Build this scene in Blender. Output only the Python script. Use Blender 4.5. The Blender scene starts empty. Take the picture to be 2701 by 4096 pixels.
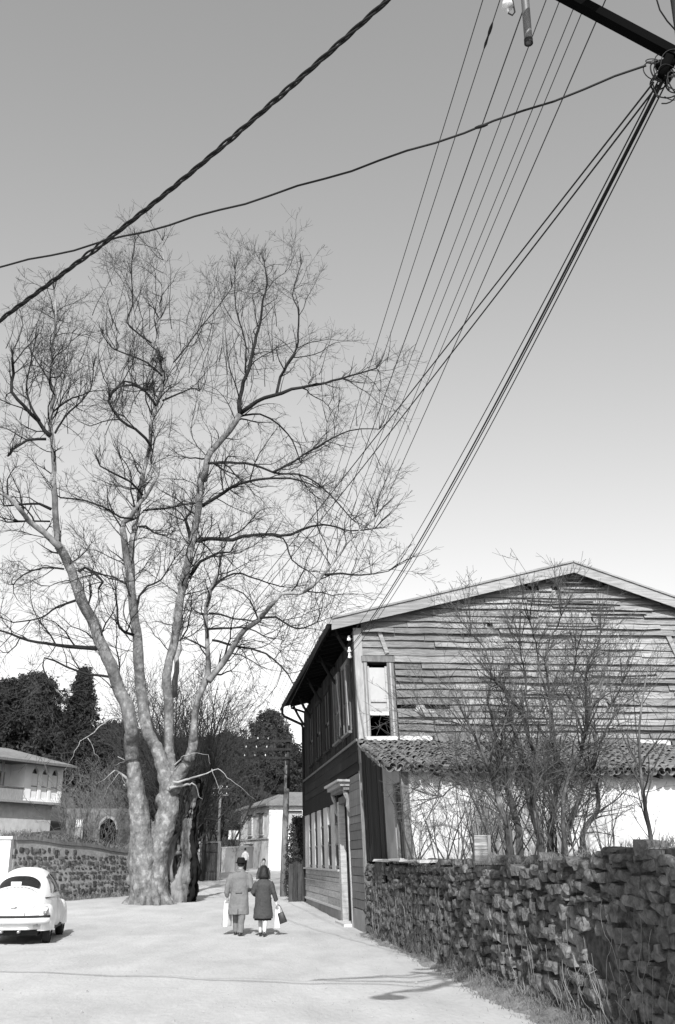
import bpy, bmesh, math, random
from math import sin, cos, pi, radians, sqrt
from mathutils import Vector, Matrix, noise as mnoise

scene = bpy.context.scene
COL = scene.collection

# ------------------------------------------------------------------ camera, sky, sun, exposure
F, CX, CY, EYE = 3950.0, 1350.5, 2048.0, 1.65          # a 35 mm lens on a full 24x36 frame held upright
TH = math.atan((3440 - 2048) / F); CT, ST = cos(TH), sin(TH)
cam_d = bpy.data.cameras.new('camera'); cam = bpy.data.objects.new('camera', cam_d); COL.objects.link(cam)
cam_d.sensor_fit = 'VERTICAL'; cam_d.sensor_height = 36.0; cam_d.sensor_width = 24.0
cam_d.lens = F / 4096 * 36.0; cam_d.clip_end = 3000; cam_d.clip_start = 0.05
cam.location = (0, 0, EYE); cam.rotation_euler = (pi / 2 + TH, 0, 0)
scene.camera = cam

SUN_EL = radians(36); SUN_DIR = Vector((-0.02, -1.0, 0)).normalized() * cos(SUN_EL) + Vector((0, 0, sin(SUN_EL)))
world = bpy.data.worlds.new('World'); scene.world = world; world.use_nodes = True
nt = world.node_tree; nt.nodes.clear()
sky = nt.nodes.new('ShaderNodeTexSky'); sky.sky_type = 'NISHITA'; sky.sun_disc = False
sky.sun_elevation = SUN_EL; sky.sun_rotation = math.atan2(SUN_DIR.x, SUN_DIR.y)
sky.altitude = 50; sky.air_density = 1.0; sky.dust_density = 1.5; sky.ozone_density = 1.0
sep = nt.nodes.new('ShaderNodeSeparateColor')           # panchromatic black and white film: one grey from the three channels
mx = nt.nodes.new('ShaderNodeMath'); mx.operation = 'ADD'
mb_ = nt.nodes.new('ShaderNodeMath'); mb_.operation = 'MULTIPLY_ADD'; mb_.inputs[1].default_value = 0.56
m1 = nt.nodes.new('ShaderNodeMath'); m1.operation = 'MULTIPLY'; m1.inputs[1].default_value = 0.18
m2 = nt.nodes.new('ShaderNodeMath'); m2.operation = 'MULTIPLY'; m2.inputs[1].default_value = 0.26
bg = nt.nodes.new('ShaderNodeBackground'); bg.inputs['Strength'].default_value = 0.15
wo = nt.nodes.new('ShaderNodeOutputWorld')
nt.links.new(sky.outputs[0], sep.inputs[0])
nt.links.new(sep.outputs[0], m1.inputs[0]); nt.links.new(sep.outputs[1], m2.inputs[0])
nt.links.new(m1.outputs[0], mx.inputs[0]); nt.links.new(m2.outputs[0], mx.inputs[1])
nt.links.new(sep.outputs[2], mb_.inputs[0]); nt.links.new(mx.outputs[0], mb_.inputs[2]); nt.links.new(mb_.outputs[0], bg.inputs['Color']); nt.links.new(bg.outputs[0], wo.inputs['Surface'])

sun_d = bpy.data.lights.new('sun', 'SUN'); sun_d.energy = 4.3; sun_d.angle = radians(0.5); sun_d.color = (1, 1, 1)
sun = bpy.data.objects.new('sun', sun_d); COL.objects.link(sun)
sun.rotation_euler = (-SUN_DIR).to_track_quat('-Z', 'Y').to_euler()
scene.view_settings.view_transform = 'Standard'; scene.view_settings.look = 'None'
scene.view_settings.gamma = 1.0; scene.view_settings.use_curve_mapping = False
scene.view_settings.exposure = 0.5
scene.cycles.max_bounces = 5; scene.cycles.diffuse_bounces = 3

# ------------------------------------------------------------------ measuring helpers
def ray(px, py):
    dx = px - CX; dy = CY - py
    return dx, F * CT - dy * ST, F * ST + dy * CT
def at(px, py, Y):                                       # point of the line of sight at distance Y along the street
    a, b, c = ray(px, py)
    return Vector((a / b * Y, Y, EYE + c / b * Y))
def ppm(Y, py=3000):                                     # metres per photo pixel at distance Y
    b = ray(CX, py)[1]
    return Y / b
def lean(v): return max(0.0, .046 - .0016 * v)
def H(u, v, z):                                          # timber house frame: u along gable, v along street; it leans to the road
    return Vector((.76 + u - .136 * v - lean(v) * z, 25 + .05 * u + v, z))
def smooth(t): t = max(0, min(1, t)); return t * t * (3 - 2 * t)
def lerp(a, b, t): return a + (b - a) * t
def interp(tab, x):
    if x <= tab[0][0]: return tab[0][1]
    for (a, va), (b, vb) in zip(tab, tab[1:]):
        if x <= b: return lerp(va, vb, (x - a) / (b - a))
    return tab[-1][1]
GP = [(26, 0), (32, .05), (39, .17), (51, .34), (70, .62), (85, .9), (105, 1.3), (120, 3.5), (140, 7.5), (200, 17), (400, 40)]
def gz(x, y): return interp(GP, y) + .03 * mnoise.noise(Vector((x * .15, y * .15, 3)))
TP = [(36, 1.75), (42, 1.85), (60, 2.2), (72, 3.0), (85, 4.6), (105, 9), (130, 13), (160, 16), (260, 24)]
def tz(x, y): return interp(TP, y) + .12 * mnoise.noise(Vector((x * .2, y * .2, 9))) + max(0, (-x - 16)) * .06 * smooth((y - 50) / 30)

# ------------------------------------------------------------------ mesh builder
class MB:
    def __init__(s): s.v = []; s.f = []
    def add(s, vs, fs):
        o = len(s.v); s.v.extend(Vector(p) for p in vs); s.f.extend(tuple(i + o for i in f) for f in fs); return s
    def quad(s, a, b, c, d): return s.add([a, b, c, d], [(0, 1, 2, 3)])
    def hexa(s, c):                                      # eight corners: bottom loop then top loop
        return s.add(c, [(3, 2, 1, 0), (4, 5, 6, 7), (0, 1, 5, 4), (1, 2, 6, 5), (2, 3, 7, 6), (3, 0, 4, 7)])
    def box(s, x0, x1, y0, y1, z0, z1, m=None):
        c = [(x0, y0, z0), (x1, y0, z0), (x1, y1, z0), (x0, y1, z0), (x0, y0, z1), (x1, y0, z1), (x1, y1, z1), (x0, y1, z1)]
        if m is not None: c = [m @ Vector(p) for p in c]
        return s.hexa(c)
    def hbox(s, u0, u1, v0, v1, z0, z1, j=0, rnd=random):
        c = [(u0, v0, z0), (u1, v0, z0), (u1, v1, z0), (u0, v1, z0), (u0, v0, z1), (u1, v0, z1), (u1, v1, z1), (u0, v1, z1)]
        return s.hexa([H(p[0] + rnd.uniform(-j, j), p[1] + rnd.uniform(-j, j), p[2] + rnd.uniform(-j, j)) for p in c])
    def bar(s, a, b, w, t, up=(0, 0, 1)):                # rectangular bar between two points
        a = Vector(a); b = Vector(b); d = (b - a).normalized(); up = Vector(up)
        sd = d.cross(up)
        if sd.length < 1e-4: sd = d.cross(Vector((1, 0, 0)))
        sd.normalize(); u2 = sd.cross(d)
        q = lambda p, i, k: p + sd * (w / 2 * i) + u2 * (t / 2 * k)
        return s.hexa([q(a, -1, -1), q(a, 1, -1), q(b, 1, -1), q(b, -1, -1), q(a, -1, 1), q(a, 1, 1), q(b, 1, 1), q(b, -1, 1)])
    def tube(s, pts, rad, n=6, cap=True, jit=0, rnd=random):
        m = len(pts)
        if m < 2: return s
        o = len(s.v); ref = None; V = s.v
        cs = [(cos(2 * pi * k / n), sin(2 * pi * k / n)) for k in range(n)]
        for i, p in enumerate(pts):
            d = (pts[min(i + 1, m - 1)] - pts[max(i - 1, 0)])
            if d.length < 1e-9: d = Vector((0, 0, 1))
            d.normalize()
            if ref is None:
                ref = Vector((1, 0, 0)) if abs(d.x) < .8 else Vector((0, 1, 0))
            a = ref - d * ref.dot(d)
            if a.length < 1e-6: a = d.orthogonal()
            a.normalize(); b = d.cross(a); ref = a
            r = rad[i] if not isinstance(rad, (int, float)) else rad
            for c, q in cs:
                k = r * (1 + (rnd.uniform(-jit, jit) if jit else 0))
                V.append(p + a * (c * k) + b * (q * k))
        for i in range(m - 1):
            for k in range(n):
                k2 = (k + 1) % n
                s.f.append((o + i * n + k, o + i * n + k2, o + (i + 1) * n + k2, o + (i + 1) * n + k))
        if cap:
            s.f.append(tuple(o + k for k in range(n - 1, -1, -1))); s.f.append(tuple(o + (m - 1) * n + k for k in range(n)))
        return s
    def loft(s, rings, n=16, m=None):                    # rings (cx, cy, z, rx, ry)
        o = len(s.v)
        for cx, cy, z, rx, ry in rings:
            for k in range(n):
                p = Vector((cx + rx * cos(2 * pi * k / n), cy + ry * sin(2 * pi * k / n), z))
                s.v.append(m @ p if m is not None else p)
        for i in range(len(rings) - 1):
            for k in range(n):
                k2 = (k + 1) % n
                s.f.append((o + i * n + k, o + i * n + k2, o + (i + 1) * n + k2, o + (i + 1) * n + k))
        s.f.append(tuple(o + k for k in range(n - 1, -1, -1))); s.f.append(tuple(o + (len(rings) - 1) * n + k for k in range(n)))
        return s
    def ball(s, c, rx, ry=None, rz=None, n=12, k=8, m=None):
        ry = ry or rx; rz = rz or rx; c = Vector(c)
        return s.loft([(c.x, c.y, c.z + rz * -cos(pi * (i + .02) / (k + .04)), rx * sin(pi * (i + .12) / (k + .24)), ry * sin(pi * (i + .12) / (k + .24))) for i in range(k + 1)], n, m)
    def build(s, name, mat, parent=None, smooth_=False, loc=None):
        me = bpy.data.meshes.new(name); me.from_pydata([tuple(p) for p in s.v], [], s.f)
        if smooth_:
            me.polygons.foreach_set('use_smooth', [True] * len(me.polygons))
        me.update()
        o = bpy.data.objects.new(name, me); COL.objects.link(o)
        me.materials.append(mat)
        if parent is not None: adopt(o, parent)
        return o

def adopt(o, parent):
    o.parent = parent
    p = parent; M = Matrix.Identity(4)
    while p is not None:
        M = p.matrix_basis @ M if p.parent is None else p.matrix_parent_inverse @ p.matrix_basis @ M
        p = p.parent
    o.matrix_parent_inverse = M.inverted()
def tag(o, label=None, cat=None, group=None, kind=None):
    if label: o['label'] = label
    if cat: o['category'] = cat
    if group: o['group'] = group
    if kind: o['kind'] = kind
    return o
def thing(name, label, cat, loc, group=None, rz=0):
    o = bpy.data.objects.new(name, None); COL.objects.link(o); o.empty_display_size = .2
    o.location = loc; o.rotation_euler = (0, 0, rz)
    o.matrix_basis = Matrix.Translation(Vector(loc)) @ Matrix.Rotation(rz, 4, 'Z')
    return tag(o, label, cat, group)
def remesh(o, vox, sm=2):
    m = o.modifiers.new('remesh', 'REMESH'); m.mode = 'VOXEL'; m.voxel_size = vox; m.use_smooth_shade = True
    if sm:
        k = o.modifiers.new('smooth', 'SMOOTH'); k.iterations = sm; k.factor = .6
    return o
def subd(o, n=1):
    m = o.modifiers.new('sub', 'SUBSURF'); m.levels = n; m.render_levels = n; return o

# ------------------------------------------------------------------ materials: a black and white photograph, so neutral greys
def mat(name, base, rough=.85, var=.25, sc=3.0, st=(1, 1, 1), det=6, bump=0.0, bsc=None, spec=.25, big=.12, rnd=.0, ramp=None, metal=0, warp=0):
    m = bpy.data.materials.new(name); m.use_nodes = True
    t = m.node_tree; N = t.nodes; L = t.links
    b = N['Principled BSDF']; b.inputs['Roughness'].default_value = rough
    b.inputs['Specular IOR Level'].default_value = spec; b.inputs['Metallic'].default_value = metal
    tc = N.new('ShaderNodeNewGeometry'); mp = N.new('ShaderNodeMapping'); mp.inputs['Scale'].default_value = st
    L.new(tc.outputs['Position'], mp.inputs[0])
    n1 = N.new('ShaderNodeTexNoise'); n1.inputs['Scale'].default_value = sc; n1.inputs['Detail'].default_value = det
    n1.inputs['Roughness'].default_value = .65; n1.inputs['Distortion'].default_value = warp
    L.new(mp.outputs[0], n1.inputs['Vector'])
    cr = N.new('ShaderNodeValToRGB'); e = cr.color_ramp.elements
    if ramp is None: ramp = [(.3, base * (1 - var)), (.7, base * (1 + var))]
    e[0].position, e[1].position = ramp[0][0], ramp[-1][0]
    e[0].color = (ramp[0][1],) * 3 + (1,); e[1].color = (ramp[-1][1],) * 3 + (1,)
    for p, v in ramp[1:-1]:
        q = e.new(p); q.color = (v, v, v, 1)
    L.new(n1.outputs[0], cr.inputs[0])
    n2 = N.new('ShaderNodeTexNoise'); n2.inputs['Scale'].default_value = sc * .13; n2.inputs['Detail'].default_value = 3
    L.new(tc.outputs['Position'], n2.inputs['Vector'])
    mr = N.new('ShaderNodeMapRange'); mr.inputs[1].default_value = .3; mr.inputs[2].default_value = .7
    mr.inputs[3].default_value = 1 - big; mr.inputs[4].default_value = 1 + big
    L.new(n2.outputs[0], mr.inputs[0])
    mul = N.new('ShaderNodeVectorMath'); mul.operation = 'SCALE'
    L.new(cr.outputs[0], mul.inputs[0]); L.new(mr.outputs[0], mul.inputs['Scale'])
    out = mul.outputs[0]
    if rnd:
        oi = N.new('ShaderNodeObjectInfo'); r2 = N.new('ShaderNodeMapRange')
        r2.inputs[3].default_value = 1 - rnd; r2.inputs[4].default_value = 1 + rnd
        L.new(oi.outputs['Random'], r2.inputs[0])
        mu = N.new('ShaderNodeVectorMath'); mu.operation = 'SCALE'; L.new(out, mu.inputs[0]); L.new(r2.outputs[0], mu.inputs['Scale']); out = mu.outputs[0]
    L.new(out, b.inputs['Base Color'])
    if bump:
        n3 = N.new('ShaderNodeTexNoise'); n3.inputs['Scale'].default_value = bsc or sc * 2; n3.inputs['Detail'].default_value = 8
        L.new(mp.outputs[0], n3.inputs['Vector'])
        bp = N.new('ShaderNodeBump'); bp.inputs['Strength'].default_value = bump; bp.inputs['Distance'].default_value = .03
        L.new(n3.outputs[0], bp.inputs['Height']); L.new(bp.outputs[0], b.inputs['Normal'])
    return m

M = {}
M['road'] = mat('pale_dirt_road', .42, .95, .12, 1.3, (1, .35, 1), bump=.7, bsc=16, spec=.05, big=.10)
M['earth'] = mat('dry_earth', .11, .95, .45, 2.0, bump=.6, bsc=6, spec=.05)
M['pebble'] = mat('grey_pebble', .27, .95, .4, 30, spec=.05)
M['verge'] = mat('gravel_verge', .2, .95, .4, 5, bump=.8, bsc=18, spec=.05)
M['hill'] = mat('rough_hillside', .07, .95, .5, .5, bump=.5, spec=.05)
M['bark'] = mat('plane_tree_bark', .24, .9, .3, 5.2, (1, 1, .7), det=9, bump=1.0, bsc=16, spec=.05, ramp=[(.38, .085), (.45, .13), (.55, .165), (.62, .25)])
M['limb'] = mat('plane_tree_limb_bark', .2, .9, .3, 1.6, (1, 1, .5), bump=.35, bsc=8, spec=.1, ramp=[(.36, .07), (.5, .16), (.64, .33)])
M['branch'] = mat('branch_bark', .022, .9, .35, 2, spec=.1)
M['twig'] = mat('twig_bark', .045, .9, .3, 2, spec=.05)
M['palebranch'] = mat('pale_bare_branch', .3, .9, .25, 5, spec=.1)
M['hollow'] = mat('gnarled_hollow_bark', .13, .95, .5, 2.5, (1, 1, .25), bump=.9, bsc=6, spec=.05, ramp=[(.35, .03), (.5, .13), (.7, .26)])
M['char'] = mat('charred_wood', .012, .95, .4, 4, (1, 1, .3), bump=.6, spec=.05)  # near-black colour carries both char and the shade of the hollow side
M['shrubtwig'] = mat('dry_shrub_twig', .08, .9, .4, 3, spec=.05)
M['shrubstem'] = mat('shrub_stem_bark', .12, .9, .5, 4, (1, 1, .3), bump=.4, spec=.05, ramp=[(.38, .03), (.52, .075), (.68, .2)])
M['hillshrub'] = mat('hillside_brush', .11, .9, .45, 1.5, spec=.05)
M['grass'] = mat('dry_grass', .15, .9, .45, 4, spec=.05)
M['pine'] = mat('evergreen_needles', .035, .9, .5, .7, spec=.05, rnd=.25)
M['pinetrunk'] = mat('pine_trunk_bark', .12, .9, .3, 3, spec=.05)
M['leafbush'] = mat('evergreen_bush_leaf', .04, .8, .5, 2, spec=.15)
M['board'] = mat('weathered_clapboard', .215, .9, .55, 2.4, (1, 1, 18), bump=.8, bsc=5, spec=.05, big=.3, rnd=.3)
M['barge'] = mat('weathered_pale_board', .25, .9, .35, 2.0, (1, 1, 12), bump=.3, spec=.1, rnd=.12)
M['darkboard'] = mat('dark_weathered_board', .024, .9, .4, 2.2, (8, 8, .7), bump=.4, spec=.1, rnd=.3)  # old boards, colour darkened further to hold the shade of eaves and recesses
M['soffit'] = mat('old_soffit_board', .010, .95, .3, 3, spec=.03)  # near-black colour keeps the shade under the eaves black
M['palewood'] = mat('pale_bleached_wood', .3, .9, .25, 3, (6, 6, 1), bump=.3, spec=.1, rnd=.15)
M['midwood'] = mat('grey_wood', .14, .9, .35, 3, (6, 6, 1), bump=.3, spec=.1, rnd=.2)
M['whitewood'] = mat('white_painted_wood', .4, .85, .35, 3, (6, 6, 1), bump=.2, spec=.15, rnd=.1)  # pale wood, brightened in the colour to look sunlit at a grazing angle
M['dado'] = mat('faded_dado_board', .32, .9, .3, 3, (1, 1, 8), bump=.4, spec=.1, rnd=.2)  # grey wood with sunlight put into its lighter colour
M['tar'] = mat('tarred_iron', .004, 1, .1, 3, spec=.02)  # backlit shade put into the colour of the overhead fittings
M['vine'] = mat('pale_dry_vine', .24, .9, .3, 4, spec=.05)
M['interior'] = mat('dark_room', .008, 1, .1, 1, spec=0)
M['blind'] = mat('white_window_blind', .36, .9, .08, 4, spec=.1)
M['plaster'] = mat('whitewashed_plaster', .70, .9, .16, 1.6, det=10, bump=.4, bsc=8, spec=.1, big=.10, ramp=[(.28, .30), (.40, .52), (.5, .62), (.7, .68)])
M['housewhite'] = mat('white_lime_paint', .84, .9, .06, 1.4, bump=.2, spec=.1)
M['oldstone'] = mat('mossy_old_masonry', .12, .95, .5, 3, bump=.8, spec=.05)
M['greyplaster'] = mat('grey_plaster', .24, .9, .2, 2, bump=.3, spec=.1)
M['rawplaster'] = mat('stained_cement_render', .075, .95, .5, 3.5, bump=1.0, bsc=11, spec=.05)
M['tile'] = mat('old_roof_tile', .17, .9, .35, 7, bump=.4, spec=.1, rnd=.35)
M['roofsheet'] = mat('roof_tiles_far', .2, .9, .25, 3, bump=.3, spec=.1)
M['stone'] = mat('rubble_stone', .115, .92, .65, 9, bump=1.0, bsc=22, spec=.05, rnd=.3, big=.35)
M['core'] = mat('earth_mortar', .06, .95, .6, 9, bump=.8, bsc=14, spec=.03)
M['stone2'] = mat('dark_field_stone', .08, .92, .4, 6, bump=.5, spec=.05, rnd=.4)
M['mortar'] = mat('pale_lime_mortar', .27, .95, .2, 6, bump=.6, bsc=12, spec=.05)
M['concrete'] = mat('pale_concrete', .5, .9, .15, 3, bump=.2, spec=.1)
M['metal'] = mat('dark_metal', .010, .6, .3, 5, spec=.3)
M['pipe'] = mat('painted_steel_pipe', .12, .5, .5, 8, (1, 1, .3), spec=.4)
M['pole'] = mat('creosoted_pole', .04, .85, .4, 4, (1, 1, .2), bump=.3, spec=.1)
M['polepale'] = mat('weathered_pole', .16, .85, .45, 3, (1, 1, .3), bump=.3, spec=.1)
M['wire'] = mat('black_cable', .012, .6, .1, 4, spec=.2)
M['finewire'] = mat('copper_line_wire', .05, .6, .1, 4, spec=.2)
M['porcelain'] = mat('white_porcelain', .75, .3, .05, 4, spec=.5)
M['carpaint'] = mat('white_car_enamel', .80, .25, .02, 2, spec=.5, big=.01)
M['dusty'] = mat('dusty_window_glass', .018, .45, .4, 6, spec=.15)  # dark matte sheet painted to stand in for the unlit room behind
M['glass'] = mat('dark_window_glass', .015, .08, .1, 3, spec=.6)
M['tyre'] = mat('tyre_rubber', .02, .85, .2, 10, spec=.2)
M['chrome'] = mat('dull_chrome', .55, .28, .05, 5, spec=.5, metal=1)
M['bumper'] = mat('painted_bumper', .6, .4, .05, 5, spec=.4)
M['rubber'] = mat('dark_trim', .03, .6, .1, 5, spec=.2)
M['lens'] = mat('tail_lamp_lens', .16, .2, .1, 5, spec=.5)
M['paper'] = mat('white_paper', .75, .8, .02, 4, spec=.1)
M['skin'] = mat('skin', .27, .6, .08, 6, spec=.3)
M['coat'] = mat('light_wool_overcoat', .15, .95, .08, 30, bump=.2, bsc=60, spec=.05)
M['coatd'] = mat('dark_tweed_coat', .055, .95, .3, 40, (1, 1, 2), bump=.3, bsc=70, spec=.05)
M['trouser'] = mat('grey_trousers', .14, .95, .2, 20, spec=.05)
M['hat'] = mat('black_felt_hat', .014, .95, .2, 20, spec=.05)
M['hair'] = mat('dark_hair', .012, .6, .4, 30, (1, 1, .3), bump=.4, spec=.3)
M['shoe'] = mat('black_shoe_leather', .02, .4, .2, 10, spec=.4)
M['stocking'] = mat('pale_stocking', .46, .8, .05, 10, spec=.1)
M['bagwhite'] = mat('white_carrier_bag', .78, .6, .04, 8, spec=.2)
M['baggrey'] = mat('grey_carrier_bag', .38, .7, .1, 8, spec=.2)
M['bagdark'] = mat('dark_leather_bag', .03, .5, .3, 8, spec=.3)
M['sign'] = mat('white_board', .72, .7, .05, 3, spec=.1)
M['gate'] = mat('dark_gate_board', .05, .9, .4, 4, (5, 5, .6), bump=.3, spec=.05, rnd=.2)

# ------------------------------------------------------------------ the setting
def sheet(name, xs, ys, zf, mt, parent=None):
    mb = MB(); nx = len(xs); ny = len(ys)
    mb.v = [Vector((x, y, zf(x, y))) for y in ys for x in xs]
    mb.f = [(j * nx + i, j * nx + i + 1, (j + 1) * nx + i + 1, (j + 1) * nx + i) for j in range(ny - 1) for i in range(nx - 1)]
    return mb.build(name, mt, parent, True)
def rng(a, b, n): return [a + (b - a) * i / (n - 1) for i in range(n)]
tag(sheet('ground', rng(-900, -60, 8) + rng(-55, 55, 56) + rng(60, 900, 8), rng(-60, 0, 7) + rng(2, 150, 75) + rng(160, 1500, 20),
          lambda x, y: gz(x, y) - .09, M['earth']), kind='structure')

def wall_x(y): return .76 + .136 * (25 - y)             # the line of house front and garden wall
RL = [(-30, -30), (30, -22), (36, -13.2), (38.5, -11.7), (44.5, -8.8), (52, -9.5), (70, -11.5), (95, -15), (115, -12)]
RR = [(-30, 9.5), (25, .85), (39, -.95), (44, -1.2), (52, -2.2), (62, -2.4), (85, -1.0), (95, 2), (115, 6)]
mb = MB(); ys = rng(-30, 5, 12) + rng(5.4, 60, 240) + rng(60.8, 100, 50); nt_ = 110
def rut(x, y):                                           # worn wheel tracks beside the wall and towards the car
    b = interp(RR, y); d = b - x + .25 * mnoise.noise(Vector((y * .12, 0, 1))); h = 0
    for c, w, k in ((1.25, .22, .035), (2.75, .24, .035), (4.3, .3, .02), (5.8, .3, .02)): h -= k * math.exp(-((d - c) / w) ** 2) * (.6 + .5 * mnoise.noise(Vector((x, y * .35, 8))))
    e = x + 5.6 + (y - 22) * .1
    return h - .02 * math.exp(-(e / .25) ** 2) * smooth((24 - y) / 6)
for y in ys:
    a, b = interp(RL, y), interp(RR, y)
    for i in range(nt_):
        x = lerp(a, b, (i / (nt_ - 1)) ** .8)
        mb.v.append(Vector((x, y, gz(x, y) + .02 * mnoise.fractal(Vector((x * 1.1, y * .7, 0)), .8, 2.1, 4) + rut(x, y) + .012)))
mb.f = [(j * nt_ + i, j * nt_ + i + 1, (j + 1) * nt_ + i + 1, (j + 1) * nt_ + i) for j in range(len(ys) - 1) for i in range(nt_ - 1)]
tag(mb.build('road', M['road'], None, True), kind='structure')

# gravel verge at the foot of the right-hand wall
rnd = random.Random(5)
mb = MB(); ys = rng(3, 25.2, 150); nt_ = 9
for y in ys:
    w = (.25 + .3 * smooth((20 - y) / 10)) * (1 + .4 * mnoise.noise(Vector((0, y * .7, 4))) + .35 * mnoise.noise(Vector((3, y * 3.1, 4))))
    for i in range(nt_):
        t = i / (nt_ - 1); x = wall_x(y) + .1 - (w + .1) * t
        mb.v.append(Vector((x, y, gz(x, y) + .018 + .16 * (1 - t) ** 1.5 * (1 + .5 * mnoise.noise(Vector((x * 2, y * 2, 1)))) - (.02 if i == nt_ - 1 else 0))))
mb.f = [(j * nt_ + i + 1, j * nt_ + i, (j + 1) * nt_ + i, (j + 1) * nt_ + i + 1) for j in range(len(ys) - 1) for i in range(nt_ - 1)]
tag(mb.build('verge', M['verge'], None, True), kind='structure')

# raised garden behind the right-hand wall
mb = MB(); ys = rng(2, 25, 60); nt_ = 26
for y in ys:
    for i in range(nt_):
        x = wall_x(y) + .28 + 26 * (i / (nt_ - 1)) ** 1.6
        mb.v.append(Vector((x, y, 1.58 + .10 * mnoise.noise(Vector((x * .8, y * .8, 2))) + .22 * smooth((16 - y) / 8) - (.25 if i == 0 else 0))))
mb.f = [(j * nt_ + i, j * nt_ + i + 1, (j + 1) * nt_ + i + 1, (j + 1) * nt_ + i) for j in range(len(ys) - 1) for i in range(nt_ - 1)]
tag(mb.build('garden', M['earth'], None, True), kind='structure')

# terrace and hillside on the left, held by the left-hand stone wall
LW0, LW1 = Vector((-11.55, 37.3, 0)), Vector((-8.0, 46.0, 0))
def ter_r(y): return interp([(30, -13.5), (37.3, -11.9), (46, -8.35), (60, -10.2), (75, -13), (95, -16), (120, -10), (150, 0), (260, 20)], y)
mb = MB(); ys = rng(35, 160, 90) + rng(165, 300, 10); nt_ = 30
for y in ys:
    xr = ter_r(y)
    for i in range(nt_):
        t = i / (nt_ - 1); x = xr - 90 * t ** 1.7
        if y < 37.3: x = xr - 90 * t ** 1.7 - 1.0
        mb.v.append(Vector((x, y, tz(x, y) if i else gz(x, y) - .5)))
mb.f = [(j * nt_ + i + 1, j * nt_ + i, (j + 1) * nt_ + i, (j + 1) * nt_ + i + 1) for j in range(len(ys) - 1) for i in range(nt_ - 1)]
tag(mb.build('hillside', M['hill'], None, True), kind='structure')

# ------------------------------------------------------------------ stones
def rock_mesh(seed, name, mt, sq=.42):
    r = random.Random(seed); vs = {}; fs = []
    def vid(p):
        if p not in vs:
            q = Vector(p); L = q.length or 1; inf = max(abs(c) for c in p)
            sp = q / L * inf; q = q.lerp(sp, sq) * .5
            k = 1 + r.uniform(-.13, .13); q = Vector((q.x * k + r.uniform(-.05, .05), q.y * k + r.uniform(-.05, .05), q.z * k + r.uniform(-.06, .06)))
            vs[p] = (len(vs), q)
        return vs[p][0]
    for ax in range(3):
        for sg in (-1, 1):
            for i in (-1, 0):
                for j in (-1, 0):
                    def P(a, b):
                        c = [0, 0, 0]; c[ax] = sg; c[(ax + 1) % 3] = a; c[(ax + 2) % 3] = b; return tuple(c)
                    q = [P(i, j), P(i + 1, j), P(i + 1, j + 1), P(i, j + 1)]
                    if sg < 0: q.reverse()
                    fs.append(tuple(vid(p) for p in q))
    me = bpy.data.meshes.new(name); me.from_pydata([tuple(v[1]) for v in vs.values()], [], fs); me.materials.append(mt); me.update()
    return me
def lay_stones(root, pool, P0, P1, base_f, top_f, size, nparts, seed, mt, face, prox, gap=.006, skip=None, name='stone', kx=1.12):
    """irregular courses along P0->P1; face = outward unit normal; prox(s) = nearness used to choose single stones"""
    r = random.Random(seed); P0 = Vector(P0); P1 = Vector(P1); d = P1 - P0; Ln = d.length; d.normalize(); out = []
    z = -.12; hmin, hmax, wmin, wmax, dmin, dmax = size
    while z < 2.9:
        h = r.uniform(hmin, hmax); s = -r.uniform(0, wmax)
        while s < Ln:
            w = r.uniform(wmin, wmax); sc = s + w / 2; k = r.uniform(.75, 1.1)
            zc = z + h / 2 + r.uniform(-.04, .04) + .05 * mnoise.noise(Vector((sc * .6, z, seed)))
            if 0 < sc < Ln and base_f(sc) - .1 < zc < top_f(sc) - h * .35 and not (skip and skip(sc, zc)):
                dp = r.uniform(dmin, dmax)
                out.append((sc, zc, w - gap, (h - gap) * k, dp, r.gauss(0, .08), r.uniform(-.16, .16), r.randrange(len(pool))))
            s += w
        z += h
    out.sort(key=lambda o: -prox(o[0]) * o[2] * o[3])
    rest = MB(); zax = Vector((0, 0, 1))
    for i, (sc, zc, w, h, dp, a, b, k) in enumerate(out):
        p = P0 + d * sc + zax * zc + face * (dp - .16)
        rot = Matrix((d, -face, zax)).transposed().to_4x4()
        Mx = Matrix.Translation(p) @ rot @ Matrix.Rotation(a, 4, 'Y') @ Matrix.Rotation(b, 4, 'Z') @ Matrix.Diagonal((w * kx, .34, h * kx, 1))
        if i < nparts:
            o = bpy.data.objects.new(name, pool[k]); COL.objects.link(o); o.matrix_basis = Mx
            adopt(o, root)
        else:
            me = pool[k]; rest.add([Mx @ v.co for v in me.vertices], [tuple(q.vertices) for q in me.polygons])
    if rest.v: tag(rest.build('small_stones', mt, root), kind='stuff')
    return len(out)

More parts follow.
